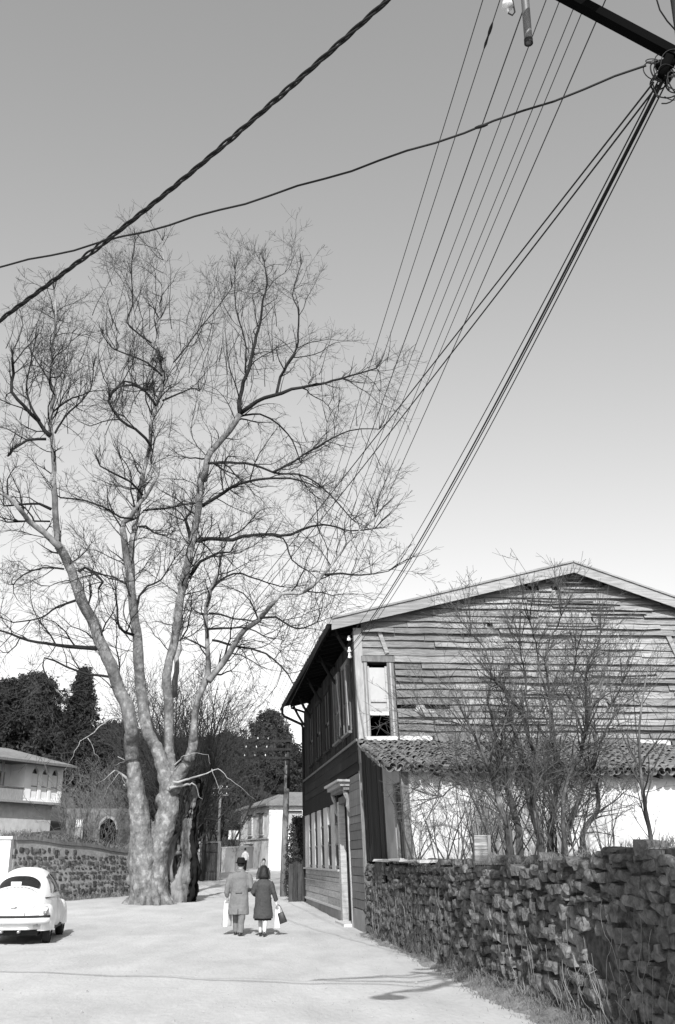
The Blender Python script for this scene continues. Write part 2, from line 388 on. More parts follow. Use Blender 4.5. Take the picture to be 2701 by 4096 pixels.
# right-hand garden wall
ROCKS = [rock_mesh(i, 'stone', M['stone']) for i in range(26)]
FV = Vector((-.136, 1, 0)).normalized(); FN = Vector((-FV.y, FV.x, 0))        # street direction, and outward (to the road)
W0 = Vector((wall_x(25.0), 24.95, 0)); Wlen = 21.0; W1 = W0 - FV * Wlen
def w_top(s): return 1.60 + .06 * mnoise.noise(Vector((s * .9, 0, 7))) + .09 * mnoise.noise(Vector((s * .35, 3, 7))) + .15 * smooth((s - 9) / 7) - .12 * smooth(1 - abs(s - 6.8) / 1.2)
gw = thing('garden_wall', 'rubble stone garden wall running along the right side of the road', 'wall', W0)
mb = MB(); n = 210; nz = 20; Wd = nz + 2
for i in range(n + 1):
    s = Wlen * i / n; p = W0 - FV * s; t = w_top(s) - .05; bury = .008 + .02 * smooth((s - 14.2) / 1.2)
    for j in range(nz):
        z = lerp(-.3, t, j / (nz - 1)); mb.v.append(p + FN * (bury + .03 * mnoise.fractal(Vector((s * 2.4, z * 2.4, 5)), .8, 2.2, 5)) + Vector((0, 0, z)))
    for z in (t, -.3): mb.v.append(p - FN * .45 + Vector((0, 0, z)))
mb.f = [(i * Wd + (k + 1) % Wd, i * Wd + k, (i + 1) * Wd + k, (i + 1) * Wd + (k + 1) % Wd) for i in range(n) for k in range(Wd)] + [tuple(range(Wd)), tuple(n * Wd + k for k in range(Wd - 1, -1, -1))]
mb.build('wall_core', M['core'], gw)
def holes(s, z):
    if 13.9 < s < 14.7 and .55 < z < .98: return True
    if 1.5 < s < 2.6 and z > .9: return True
    return False
lay_stones(gw, ROCKS, W0, W1, lambda s: -.1, w_top, (.08, .165, .10, .32, .05, .14), 300, 11, M['stone'], FN, lambda s: 1 / (3.5 + max(0, 25 - s - 3.5)) if s < 16.5 else .001, skip=holes, kx=1.2)
# patches of old render still holding on the wall
def render_patch(s0, s1, z0, z1, seed, mt, off=.075):
    r = random.Random(seed); mb = MB(); nx = max(6, int((s1 - s0) / .04)); nz = max(5, int((z1 - z0) / .04)); idx = {}
    for j in range(nz + 1):
        for i in range(nx + 1):
            s = lerp(s0, s1, i / nx); z = min(lerp(z0, z1, j / nz), w_top(s) + .01)
            p = W0 - FV * s + FN * (off + .05 * mnoise.fractal(Vector((s * 2.2, z * 2.2, seed)), .9, 2.1, 5) + r.uniform(-.014, .014)) + Vector((0, 0, z))
            idx[i, j] = len(mb.v); mb.v.append(p)
    for j in range(nz):
        for i in range(nx):
            s = (i + .5) / nx; t = (j + .5) / nz
            edge = min(s * 3 * (s1 - s0), (1 - s) * 3 * (s1 - s0), t * 2.6 * (z1 - z0), 2.0)
            if edge + 1.5 * mnoise.noise(Vector((i * .16, j * .16, seed + 5))) > .62:
                mb.f.append((idx[i + 1, j], idx[i, j], idx[i, j + 1], idx[i + 1, j + 1]))
    o = mb.build('render_patch', mt, gw)
    m = o.modifiers.new('thick', 'SOLIDIFY'); m.thickness = .07; m.offset = -1
render_patch(1.3, 2.8, .8, 1.62, 8, M['rawplaster'], .05)
render_patch(4.2, 5.4, .3, 1.0, 21, M['rawplaster'], .04)
# flat coping slabs on top
for i, (s0, s1, zz) in enumerate([(1.55, 3.0, 0), (3.05, 4.6, .01), (4.66, 6.0, -.02)]):
    mb = MB(); a = W0 - FV * s0; b = W0 - FV * s1; t = w_top((s0 + s1) / 2) + .02 + zz
    r = random.Random(i); c = []
    for z in (t, t + .055):
        for p, o in ((a, .16), (b, .13), (b, -.5), (a, -.45)): c.append(p + FN * (o + r.uniform(-.05, .05)) + Vector((0, 0, z + r.uniform(-.012, .012))))
    mb.hexa(c); mb.build('coping_slab', M['concrete'], gw)
# loose stones along the top
r = random.Random(77)
for i in range(60):
    s = r.uniform(4.5, 12.5); p = W0 - FV * s; k = r.uniform(.06, .15)
    o = bpy.data.objects.new('stone', ROCKS[r.randrange(26)]); COL.objects.link(o)
    o.matrix_basis = Matrix.Translation(p + FN * r.uniform(-.3, .06) + Vector((0, 0, w_top(s) + k * .2))) @ Matrix.Rotation(r.uniform(0, 6), 4, 'Z') @ Matrix.Diagonal((k * 1.5, k, k * .8, 1))
    adopt(o, gw)

# left-hand retaining wall, seen at a slant
LD = (LW1 - LW0); LLen = LD.length; LDn = LD.normalized(); LN = Vector((LDn.y, -LDn.x, 0))
rw = thing('retaining_wall', 'stone retaining wall with pale mortar joints behind the white car', 'wall', LW0)
def l_top(s): return 2.32 - .42 * smooth(s / 9) + .03 * sin(s * 1.7)
mb = MB(); n = 40
for i in range(n + 1):
    s = LLen * i / n; p = LW0 + LDn * s; t = l_top(s)
    for q, z in ((p, -.3), (p, t), (p - LN * .4, t), (p - LN * .4, -.3)): mb.v.append(q + Vector((0, 0, z)))
mb.f = [(i * 4 + k, i * 4 + (k + 1) % 4, i * 4 + 4 + (k + 1) % 4, i * 4 + 4 + k) for i in range(n) for k in range(4)] + [(0, 3, 2, 1), (n * 4, n * 4 + 1, n * 4 + 2, n * 4 + 3)]
mb.build('mortar_face', M['mortar'], rw)
ROCKS2 = [rock_mesh(100 + i, 'stone', M['stone2'], .45) for i in range(14)]
lay_stones(rw, ROCKS2, LW0, LW1, lambda s: .1, lambda s: l_top(s) - .12, (.15, .30, .16, .34, .01, .05), 300, 31, M['stone2'], LN, lambda s: 1 / (37 + s), gap=.05)
mb = MB(); pts = [LW0 + LDn * s for s in rng(0, LLen, 12)]
for a, b in zip(pts, pts[1:]):
    sa = (a - LW0).length; sb = (b - LW0).length
    c = []
    for z0 in (.004, .13):
        for p, s, o in ((a, sa, .06), (b, sb, .06), (b, sb, -.46), (a, sa, -.46)): c.append(p + LN * o + Vector((0, 0, l_top(s) + z0)))
    mb.hexa(c)
mb.build('coping', M['midwood'], rw)
# plastered pillar at the near end of that wall
gp = thing('gate_pillar', 'whitewashed masonry pillar at the left end of the stone retaining wall', 'pillar', LW0 + Vector((-.7, .1, 0)))
c0 = LW0 + Vector((-.66, -.05, 0)); mb = MB()
mb.box(c0.x - .62, c0.x + .62, c0.y - .3, c0.y + .5, -.2, 2.34); mb.build('shaft', M['plaster'], gp)
mb = MB(); mb.box(c0.x - .68, c0.x + .68, c0.y - .36, c0.y + .56, 2.342, 2.45); mb.build('cap', M['concrete'], gp)
# white parapet and rails on the terrace behind
tp = thing('terrace_parapet', 'low white terrace parapet with dark rails above the stone wall', 'parapet', at(330, 3410, 50) - Vector((0, 0, .4)))
A = at(262, 3400, 49); B = at(500, 3440, 51)
mb = MB(); mb.bar(A + Vector((0, 0, .05)), B + Vector((0, 0, .12)), .25, .42); mb.build('parapet_wall', M['plaster'], tp)
for dz, x0 in ((.42, 0), (.62, -.5)):
    mb = MB(); mb.bar(A + Vector((x0, -.1, dz)), B + Vector((.2, -.1, dz - .04)), .06, .075); mb.build('rail', M['metal'], tp)
for k in range(6):
    p = A.lerp(B, k / 5); mb = MB(); mb.box(p.x - .04, p.x + .04, p.y - .05, p.y + .05, p.z, p.z + .66); mb.build('post', M['metal'], tp)

# ------------------------------------------------------------------ the old timber house on the right
rnd = random.Random(42)
house = thing('timber_house', 'old leaning two storey timber house with weathered clapboard gable', 'house', H(0, 0, 0))
def roof_z(u): return 7.43 + .249 * (u + .62) if u < 5.81 else 9.03 - .36 * (u - 5.81)
VL = 14.0; UW = 11.9
def hb(name, mt, *a, parent=house, j=0):
    mb = MB(); mb.hbox(*a, j=j, rnd=rnd); return mb.build(name, mt, parent)
# backing walls, with the real openings left out
WU0, WU1, WZ0, WZ1 = .25, .80, 4.5, 6.36
mb = MB()
def gpanel(u0, u1, zb, zt=None, n=8):
    for i in range(n):
        a, b = lerp(u0, u1, i / n), lerp(u0, u1, (i + 1) / n)
        za = roof_z(a) - .12 if zt is None else zt; zb_ = roof_z(b) - .12 if zt is None else zt
        mb.hexa([H(a, .05, zb), H(b, .05, zb), H(b, .12, zb), H(a, .12, zb), H(a, .05, za), H(b, .05, zb_), H(b, .12, zb_), H(a, .12, za)])
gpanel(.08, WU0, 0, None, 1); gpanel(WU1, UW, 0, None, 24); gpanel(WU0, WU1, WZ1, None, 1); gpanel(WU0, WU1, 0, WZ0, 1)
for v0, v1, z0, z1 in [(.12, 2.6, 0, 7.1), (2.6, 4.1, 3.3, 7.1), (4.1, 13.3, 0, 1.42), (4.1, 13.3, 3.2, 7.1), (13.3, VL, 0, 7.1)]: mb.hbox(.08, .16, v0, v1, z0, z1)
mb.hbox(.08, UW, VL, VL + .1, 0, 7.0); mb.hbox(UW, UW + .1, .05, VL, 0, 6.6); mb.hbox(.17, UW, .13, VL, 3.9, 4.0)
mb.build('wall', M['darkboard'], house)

# clapboards of the gable, board by board
def clap(u0, u1, z, h, tilt, mt, proud=.055, v_base=0.0, end_gap=0):
    n = max(2, int((u1 - u0) / .45)); mb = MB(); sd = rnd.uniform(0, 99)
    for i in range(n + 1):
        u = lerp(u0, u1, i / n); dz = tilt * (u - (u0 + u1) / 2)
        wv = .04 * mnoise.noise(Vector((u * 1.3, sd, 0))); cu = max(0, .10 * mnoise.noise(Vector((u * .8, sd, 5))))
        zb = z + dz + wv; zt = z + h + dz + wv * .3
        for v, zz in ((-proud - cu, zb), (-.014, zt), (.012, zt), (-proud - cu + .026, zb + .004)): mb.v.append(H(u, v + v_base, zz))
    for i in range(n):
        for k in range(4): mb.f.append((i * 4 + k, i * 4 + 4 + k, i * 4 + 4 + (k + 1) % 4, i * 4 + (k + 1) % 4))
    mb.f += [(0, 1, 2, 3), (n * 4 + 3, n * 4 + 2, n * 4 + 1, n * 4)]
    return mb.build('clapboard', mt, house)
z = 4.38; row = 0
while z < 8.85:
    h = rnd.uniform(.145, .20); zt = z + h
    def uL(zz): return max(.17, -.62 + (zz + .10 - 7.43) / .249) if zz > 7.3 else .17
    def uR(zz): return 5.81 + (9.03 - zz - .10) / .36
    a = uL(zt - .05); b = min(UW, uR(zt - .05))
    if z < WZ1 + .18 and zt > WZ0 - .1 and a < .95: a = .97
    cuts = sorted(rnd.uniform(a + .6, b - .6) for _ in range(rnd.choice([2, 3, 4, 5]))) if b - a > 3 else []
    e = [a] + cuts + [b]
    for p, q in zip(e, e[1:]):
        if q - p < .25: continue
        if 5.20 < z + h / 2 < 5.42 and p < 2.4:                      # one board is gone here
            if q < 2.3: continue
            p = max(p, 2.3)
        clap(p + .006, q - .006, z - .035, h + .05, rnd.gauss(0, .006), M['board'], proud=rnd.uniform(.06, .125))
    if rnd.random() < .6 and b - a > 2:                             # a split batten nailed over
        p = rnd.uniform(a + .3, b - 1.6); clap(p, p + rnd.uniform(.7, 1.8), z + .03, rnd.uniform(.05, .09), rnd.uniform(-.02, .02), M['board'], proud=.09, v_base=-.05)
    z += h; row += 1
# broken board scraps in the gap, loose battens
for u0, w, a in ((1.45, .10, .25), (1.72, .12, -.5), (1.62, .3, 0)):
    mb = MB(); mb.bar(H(u0, -.05, 5.12), H(u0 + a * .3 + (w if a == 0 else 0), -.06, 5.36 if a else 5.14), .10, .02, up=(0, 1, 0)); mb.build('broken_board', M['palewood'], house)
mb = MB(); mb.bar(H(.62, -.09, 7.22), H(.80, -.10, 6.62), .10, .03, up=(0, 1, 0)); mb.build('loose_batten', M['barge'], house)
mb = MB(); mb.bar(H(8.15, -.10, 7.2), H(8.75, -.12, 5.2), .12, .03, up=(0, 1, 0)); mb.build('loose_batten', M['barge'], house)
# corner boards
hb('corner_board', M['palewood'], -.03, .17, -.06, -.01, 3.9, 7.28, j=.006); hb('corner_board', M['midwood'], -.035, .0, -.055, .16, 3.9, 7.22, j=.004)
# gable window: frame, blind above, dark opening below
for nm, mt, a in (('window_jamb', M['midwood'], (.17, .27, -.075, .04, 4.48, 6.40)), ('window_jamb', M['midwood'], (.78, .95, -.075, .04, 4.48, 6.40)),
                  ('window_head', M['midwood'], (.14, .99, -.10, .04, 6.402, 6.55))):
    hb(nm, mt, *a, j=.006)
for u in (.20, .84): hb('casing_strip', M['palewood'], u, u + .035, -.09, -.078, 4.5, 6.38, j=.003)
sash = hb('sash', M['palewood'], .273, .325, -.02, .03, 5.17, 6.30)
for a in ((.725, .777, -.02, .03, 5.17, 6.30), (.326, .724, -.02, .03, 5.17, 5.24), (.326, .724, -.03, .03, 5.40, 5.455)): hb('sash_rail', M['palewood'], *a, parent=sash)
hb('window_blind', M['blind'], .327, .723, .01, .02, 5.458, 6.27)
hb('window_blind', M['blind'], .327, .723, .012, .022, 5.245, 5.398)
# bargeboards, ridge, roof
mb = MB()
def barge(u0, u1, dz0, dz1, v0, v1, name='bargeboard', mt=None):
    mb = MB(); n = 6; r = []
    for i in range(n + 1):
        u = lerp(u0, u1, i / n); zz = roof_z(u) + .012 * mnoise.noise(Vector((u, 3, 0)))
        for v, d in ((v0, dz0), (v0, dz1), (v1, dz1), (v1, dz0)): mb.v.append(H(u, v, zz + d))
    for i in range(n):
        for k in range(4): mb.f.append((i * 4 + k, i * 4 + (k + 1) % 4, i * 4 + 4 + (k + 1) % 4, i * 4 + 4 + k))
    mb.f += [(3, 2, 1, 0), (n * 4, n * 4 + 1, n * 4 + 2, n * 4 + 3)]
    return mb.build(name, mt or M['barge'], house)
for a, b in ((-.62, 2.05), (2.06, 5.805), (5.815, 9.2), (9.21, 12.6)): barge(a, b, -.27, .0, -.36, -.325)
barge(-.6, 5.80, .002, .05, -.40, -.2, 'verge_strip'); barge(5.82, 12.6, .002, .05, -.40, -.2, 'verge_strip')
def slope(u0, u1, name):
    mb = MB(); nu = 24; vs = rng(-.32, VL + .4, 60)
    for i in range(nu + 1):
        u_ = lerp(u0, u1, i / nu)
        for k, v in enumerate(vs):
            u = u_ - (.2 * max(0, v) / 14 * (1 - i / nu) if u0 < 0 else 0); mb.v.append(H(u, v, roof_z(u) + .006 + .035 * (k % 2) - .03 * (i % 2)))
    nv = len(vs)
    mb.f = [(i * nv + k, (i + 1) * nv + k, (i + 1) * nv + k + 1, i * nv + k + 1) for i in range(nu) for k in range(nv - 1)]
    return mb.build(name, M['roofsheet'], roof)
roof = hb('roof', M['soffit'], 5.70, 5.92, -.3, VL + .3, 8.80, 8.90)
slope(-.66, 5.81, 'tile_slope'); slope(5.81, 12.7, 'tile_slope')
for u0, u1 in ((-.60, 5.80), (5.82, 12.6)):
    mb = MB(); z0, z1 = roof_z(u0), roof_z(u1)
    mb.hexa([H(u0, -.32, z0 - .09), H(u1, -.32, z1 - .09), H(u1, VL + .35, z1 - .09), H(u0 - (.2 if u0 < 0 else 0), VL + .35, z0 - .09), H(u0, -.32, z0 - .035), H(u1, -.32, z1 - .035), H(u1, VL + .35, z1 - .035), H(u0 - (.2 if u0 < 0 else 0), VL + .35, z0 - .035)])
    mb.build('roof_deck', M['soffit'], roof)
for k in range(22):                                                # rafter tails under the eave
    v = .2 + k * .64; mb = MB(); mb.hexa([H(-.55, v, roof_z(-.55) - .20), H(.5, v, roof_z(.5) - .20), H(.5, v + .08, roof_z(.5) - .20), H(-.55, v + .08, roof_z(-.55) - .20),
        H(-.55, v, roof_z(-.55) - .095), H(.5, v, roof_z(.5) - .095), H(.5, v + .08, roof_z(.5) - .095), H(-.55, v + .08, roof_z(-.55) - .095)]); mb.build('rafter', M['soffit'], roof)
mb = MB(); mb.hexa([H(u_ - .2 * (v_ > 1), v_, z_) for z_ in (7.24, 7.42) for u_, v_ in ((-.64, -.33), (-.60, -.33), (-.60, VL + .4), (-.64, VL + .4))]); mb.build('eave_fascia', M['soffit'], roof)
mb = MB(); mb.tube([H(-.66 - .2 * v / 14, v, 7.30 - .004 * v) for v in rng(-.3, VL + .3, 8)], .055, 8); mb.build('gutter', M['metal'], roof)
hb('gutter_end', M['palewood'], -.73, -.62, -.41, -.37, 7.30, 7.42)
mb = MB(); e = [(-.85, 13.9, 7.25), (-.85, 13.9, 7.02), (-.78, 13.9, 6.92), (-.12, 13.9, 6.62), (-.06, 13.9, 6.5), (-.06, 13.9, .4)]
mb.tube([H(*p) for p in e], .05, 8); mb.build('downpipe', M['metal'], house)
for v in (.25, 3.9, 7.6, 11.2, 13.5):                              # curved eave brackets
    mb = MB(); mb.tube([H(.04, v, 6.45), H(-.10, v, 6.62), H(-.28, v, 6.92), H(-.42, v, 7.2), H(-.46, v, 7.34)], .045, 6); mb.build('eave_bracket', M['darkboard'], house)
    mb = MB(); mb.bar(H(.0, v, 7.02), H(-.55, v, 7.2), .07, .07); mb.build('bracket_arm', M['soffit'], house)

# street front, upper storey: upright boards and windows
UPW = [(1.3, 2.5), (3.3, 4.5), (5.7, 6.9), (8.1, 9.3), (10.5, 11.7)]
v = .17
while v < VL - .05:
    w = min(rnd.uniform(.2, .3), VL - v)
    win = next((q for q in UPW if q[0] - .12 < v + w and v < q[1] + .12), None)
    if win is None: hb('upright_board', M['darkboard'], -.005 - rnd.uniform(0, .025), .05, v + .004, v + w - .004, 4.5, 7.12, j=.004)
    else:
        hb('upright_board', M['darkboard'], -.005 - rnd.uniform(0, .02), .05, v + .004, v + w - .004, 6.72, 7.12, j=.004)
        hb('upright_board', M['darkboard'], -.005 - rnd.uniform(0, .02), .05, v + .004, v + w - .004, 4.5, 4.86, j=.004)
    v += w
for i, (a, b) in enumerate(UPW):
    fm = M['midwood'] if i < 2 else M['darkboard']  # farther frames take the darker colour, for the eave shade
    f = hb('window_frame', fm, -.04, .06, a - .10, a, 4.84, 6.74, j=.005)
    for q in ((-.04, .06, b, b + .10, 4.84, 6.74), (-.045, .06, a + .002, b - .002, 6.62, 6.74), (-.10, .06, a - .12, b + .12, 4.78, 4.838)): hb('frame_piece', fm, *q, parent=f, j=.004)
    hb('mullion', M['palewood'] if i < 1 else fm, -.035, .05, (a + b) / 2 - .05, (a + b) / 2 + .05, 4.842, 6.618, parent=f)
    hb('transom', M['midwood'], -.03, .05, a + .004, (a + b) / 2 - .052, 5.6, 5.68, parent=f)
    for k, (p, q) in enumerate(((a + .004, (a + b) / 2 - .054), ((a + b) / 2 + .054, b - .004))):
        hb('pane', M['dusty'], -.012, -.006, p, q, 4.86, 5.58, parent=f); hb('pane', M['dusty'], -.011, -.005, p, q, 5.70, 6.60, parent=f)
# broken pale shutter slats hanging by the near windows
for v, z0, z1, t in ((1.15, 4.95, 6.55, .02), (2.68, 5.1, 6.3, .05), (3.05, 4.9, 5.75, -.04), (2.9, 5.9, 6.6, .02)):
    mb = MB(); mb.bar(H(-.09, v, z0), H(-.10 - t, v + t, z1), .16, .025, up=(-1, 0, 0)); mb.build('shutter_slat', M['palewood'], house)
# belt between the storeys
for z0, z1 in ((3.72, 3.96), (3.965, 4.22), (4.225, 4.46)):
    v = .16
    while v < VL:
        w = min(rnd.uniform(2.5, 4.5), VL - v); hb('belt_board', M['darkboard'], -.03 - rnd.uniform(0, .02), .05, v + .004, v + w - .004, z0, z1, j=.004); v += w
hb('belt_rail', M['midwood'], -.09, -.055, .05, VL, 4.44, 4.50)
# ground floor: boarded pilaster beside the door
z = .52; k = 0
while z < 3.68:
    h = rnd.uniform(.17, .24); hb('pilaster_board', M['midwood'], -.02 - rnd.uniform(0, .012), .05, .17, 2.36, z + .004, min(z + h, 3.70) - .006, j=.006); z += h
hb('plinth_panel', M['greyplaster'], -.03, .06, .12, 2.4, -.2, .50)
hb('pilaster_edge', M['palewood'], -.05, .05, .02, .16, -.15, 3.72, j=.005); hb('pilaster_edge', M['palewood'], -.05, .05, 2.38, 2.50, -.1, 3.7, j=.004)
hb('corner_board', M['midwood'], -.045, .03, -.04, .01, -.1, 3.9, j=.003)
# doorway
door = hb('door_post', M['dado'], -.06, .10, 4.02, 4.36, -.05, 3.2, j=.004)
hb('door_head', M['midwood'], -.06, .10, 2.504, 4.018, 3.12, 3.3); hb('door_step', M['concrete'], -.25, .3, 2.5, 4.2, -.2, .09)
leaf = hb('door', M['darkboard'], .30, .35, 2.52, 4.0, .1, 2.55)
for q in ((.285, .30, 2.6, 3.2, .25, 1.15), (.285, .30, 3.32, 3.92, .25, 1.15), (.285, .30, 2.6, 3.2, 1.3, 2.4), (.285, .30, 3.32, 3.92, 1.3, 2.4)): hb('door_panel', M['darkboard'], *q, parent=leaf)
hb('door_handle', M['metal'], .25, .283, 3.24, 3.29, 1.15, 1.25, parent=leaf)
hb('fanlight_bar', M['palewood'], .26, .33, 2.52, 4.0, 2.56, 2.64); hb('fanlight', M['glass'], .30, .306, 2.52, 4.0, 2.66, 3.10)
for q in ((.105, .30, 2.40, 2.50, 0, 3.2), (.105, .36, 4.02, 4.1, 0, 3.2)): hb('door_reveal', M['darkboard'], *q)
# cornice over the door
can = hb('door_cornice', M['palewood'], -.34, .02, 1.9, 4.9, 3.60, 3.66, j=.01)
hb('cornice_moulding', M['palewood'], -.27, .02, 2.0, 4.8, 3.50, 3.597, parent=can); hb('cornice_moulding', M['midwood'], -.18, .02, 2.05, 4.75, 3.40, 3.497, parent=can)
for v in (2.2, 4.7):
    mb = MB(); mb.tube([H(-.0, v, 2.85), H(-.06, v, 3.0), H(-.05, v, 3.15), H(-.1, v, 3.3), H(-.14, v, 3.42)], [.04, .06, .045, .07, .05], 7); mb.build('cornice_bracket', M['palewood'], can)
# ground-floor windows and dado
PV = [4.36, 6.0, 7.8, 9.6, 11.4, 13.2]
for i in range(5):
    a, b = PV[i], PV[i + 1]; wv0 = a + .12; wv1 = a + .92
    hb('window_pier', M['whitewood'], -.035, .06, wv1 + .004, b - .004 + .12 * (i < 4), 1.40, 3.2, j=.006)
    f = hb('window_sash', M['midwood'], -.03, .04, wv0, wv0 + .05, 1.44, 3.18)
    for q in ((-.03, .04, wv0 + .052, wv1 - .004, 1.44, 1.50), (-.028, .04, wv0 + .052, wv1 - .004, 2.05, 2.10), (-.026, .04, wv0 + .052, wv1 - .004, 2.62, 2.67)): hb('sash_bar', M['midwood'], *q, parent=f)
    for z0, z1 in ((1.505, 2.045), (2.125, 2.615), (2.675, 3.18)):
        if (i, z0) not in ((0, 2.125), (1, 2.675)): hb('pane', M['dusty'], -.012, -.006, wv0 + .052, wv1 - .006, z0, z1, parent=f)
hb('window_pier', M['whitewood'], -.03, .06, 4.365, 4.476, 1.40, 3.2); hb('window_pier', M['whitewood'], -.03, .06, 13.33, 13.9, 1.40, 3.2)
hb('sill', M['palewood'], -.11, .06, 4.37, 13.9, 1.345, 1.398); hb('lintel', M['darkboard'], -.05, .06, 4.37, 13.95, 3.204, 3.70)
for k, (z0, z1) in enumerate(((.40, .60), (.605, .80), (.805, 1.0), (1.04, 1.17), (1.175, 1.34))):
    v = 4.37
    while v < 13.9:
        w = min(rnd.uniform(2.2, 3.6), 13.95 - v); hb('dado_board', M['dado'], -.02 - rnd.uniform(0, .015), .06, v + .004, v + w - .004, z0, z1 - .006, j=.004); v += w
hb('dado_rail', M['palewood'], -.06, -.045, 4.38, 13.9, 1.0, 1.036); hb('base_rail', M['whitewood'], -.06, .05, 4.38, 13.95, .33, .396)
mb = MB(); mb.hbox(.0, .3, 4.37, 14.0, -.3, .328); mb.build('plinth', M['greyplaster'], house)
# telephone insulators on the corner
for z0 in (7.0, 6.7, 6.55):
    ins = hb('insulator_pin', M['metal'], -.14, .0, -.03, -.01, z0 - .01, z0 + .01)
    mb = MB(); q = H(-.15, -.02, z0); mb.loft([(q.x, q.y, q.z - .05, .02, .02), (q.x, q.y, q.z - .04, .05, .05), (q.x, q.y, q.z, .045, .045), (q.x, q.y, q.z + .03, .03, .03), (q.x, q.y, q.z + .07, .035, .035), (q.x, q.y, q.z + .09, .01, .01)], 10)
    mb.build('insulator', M['porcelain'], ins, True)

# ------------------------------------------------------------------ lean-to with a tiled roof against the gable
lt = thing('lean_to', 'whitewashed lean-to with sagging barrel tiled roof against the gable', 'outbuilding', H(0, -5, 1.6))
def lb(name, mt, *a, parent=lt, j=0):
    mb = MB(); mb.hbox(*a, j=j, rnd=rnd); return mb.build(name, mt, parent)
def lr(u, v): return 4.45 + .205 * v - .045 * math.sin(min(max(u, 0), 12) * .35) * (-v / 5) - .02 * max(0, u - 5)
mb = MB(); n = 24                                        # front wall with an uneven crown
for i in range(n + 1):
    u = lerp(.10, 12, i / n); z1 = lr(u, -5) - .10
    for v_, z_ in ((-5.0, 1.2), (-5.0, z1), (-4.75, z1), (-4.75, 1.2)): mb.v.append(H(u, v_ + .012 * mnoise.noise(Vector((u, z_, 0))), z_))
mb.f = [(i * 4 + k, i * 4 + (k + 1) % 4, i * 4 + 4 + (k + 1) % 4, i * 4 + 4 + k) for i in range(n) for k in range(4)] + [(3, 2, 1, 0), (n * 4, n * 4 + 1, n * 4 + 2, n * 4 + 3)]
mb.build('wall', M['plaster'], lt)
v = -2.85
while v < -.1:
    w = rnd.uniform(.2, .3); lb('side_board', M['darkboard'], .02 - rnd.uniform(0, .03), .07, v + .004, min(v + w, -.06) - .004, 1.62, lr(0, v) - .12, j=.006); v += w
lb('side_panel', M['greyplaster'], .0, .10, -3.95, -2.86, 1.62, 3.55); lb('corner_post', M['midwood'], -.03, .11, -5.03, -4.86, 1.60, 3.32)
lb('side_lintel', M['greyplaster'], .0, .10, -4.855, -3.955, 3.12, 3.36)
sf = lb('side_window', M['midwood'], .02, .07, -4.85, -4.78, 1.66, 3.115)
for q in ((.02, .07, -4.04, -3.96, 1.66, 3.115), (.02, .07, -4.776, -4.044, 2.42, 2.50), (.02, .07, -4.43, -4.39, 1.68, 2.416), (.02, .07, -4.776, -4.044, 1.62, 1.68)): lb('window_bar', M['midwood'], *q, parent=sf)
lb('pane', M['glass'], .045, .05, -4.774, -4.046, 2.504, 3.11, parent=sf); lb('pane', M['glass'], .045, .05, -4.774, -4.434, 1.684, 2.414, parent=sf)
mb = MB()
for i in range(12):
    a, b = lerp(-.05, 12, i / 12), lerp(-.05, 12, (i + 1) / 12)
    mb.hexa([H(a, -5.2, lr(a, -5.2) - .1), H(b, -5.2, lr(b, -5.2) - .1), H(b, -.07, lr(b, 0) - .1), H(a, -.07, lr(a, 0) - .1), H(a, -5.2, lr(a, -5.2) - .06), H(b, -5.2, lr(b, -5.2) - .06), H(b, -.07, lr(b, 0) - .06), H(a, -.07, lr(a, 0) - .06)])
mb.build('roof_deck', M['soffit'], lt)
def tile_mesh(up, seed):
    r = random.Random(seed); vs = []; fs = []; n = 6
    for e, (y, rr) in enumerate(((0, .078), (.36, .064))):
        for t in (0, 1):
            for k in range(n + 1):
                a = pi * k / n; q = rr - .011 * t
                vs.append((q * cos(a), y, (q * sin(a) if up else -q * sin(a) + .035) + r.uniform(-.004, .004)))
    W = n + 1
    for k in range(n):
        fs += [(k, k + 1, 2 * W + k + 1, 2 * W + k), (W + k + 1, W + k, 3 * W + k, 3 * W + k + 1), (k + 1, k, W + k, W + k + 1)]
    me = bpy.data.meshes.new('roof_tile'); me.from_pydata(vs, [], fs); me.materials.append(M['tile']); me.update(); return me
TU = [tile_mesh(True, i) for i in range(4)]; TD = [tile_mesh(False, i) for i in range(4)]
tiles = []
for rI in range(20):
    v = -5.36 + rI * .268
    for cI in range(82):
        for up in (0, 1):
            u = -.04 + cI * .15 + up * .075 + (.0 if rI else rnd.uniform(-.02, .02)) - .28 * (1 - rI / 19) * smooth(1 - (cI / 8))
            if u > 11.8 or (u > 7.5 and rI > 3): continue
            tiles.append((rI, u + rnd.uniform(-.02, .02), v + rnd.uniform(-.05, .05), up))
rest = MB()
tiles.sort(key=lambda t: (t[0] + max(0, t[1] - 6) * .8 - 3 * (t[1] < .3)))
cnt = 0
for rI, u, v, up in tiles:
    z0 = lr(u, v) - .035 + (.03 if up else -.02) + rnd.uniform(-.012, .012); a = H(u, v, z0); b = H(u, v + .268, lr(u, v + .268) - .035 + (.03 if up else -.02) - .02)
    d = (b - a).normalized(); x = Vector((1, .05, 0)).normalized(); zz = x.cross(d).normalized(); x = d.cross(zz)
    Mx = Matrix.Translation(a) @ Matrix((x, d, zz)).transposed().to_4x4() @ Matrix.Rotation(rnd.gauss(0, .12), 4, 'Z') @ Matrix.Rotation(rnd.gauss(0, .12), 4, 'Y') @ Matrix.Rotation(rnd.gauss(0, .03), 4, 'X')
    me = (TU if up else TD)[rnd.randrange(4)]
    if cnt < 300:
        o = bpy.data.objects.new('roof_tile', me); COL.objects.link(o); o.matrix_basis = Mx; adopt(o, lt); cnt += 1
    else: rest.add([Mx @ w.co for w in me.vertices], [tuple(p.vertices) for p in me.polygons])
tag(rest.build('roof_tiles', M['tile'], lt), kind='stuff')
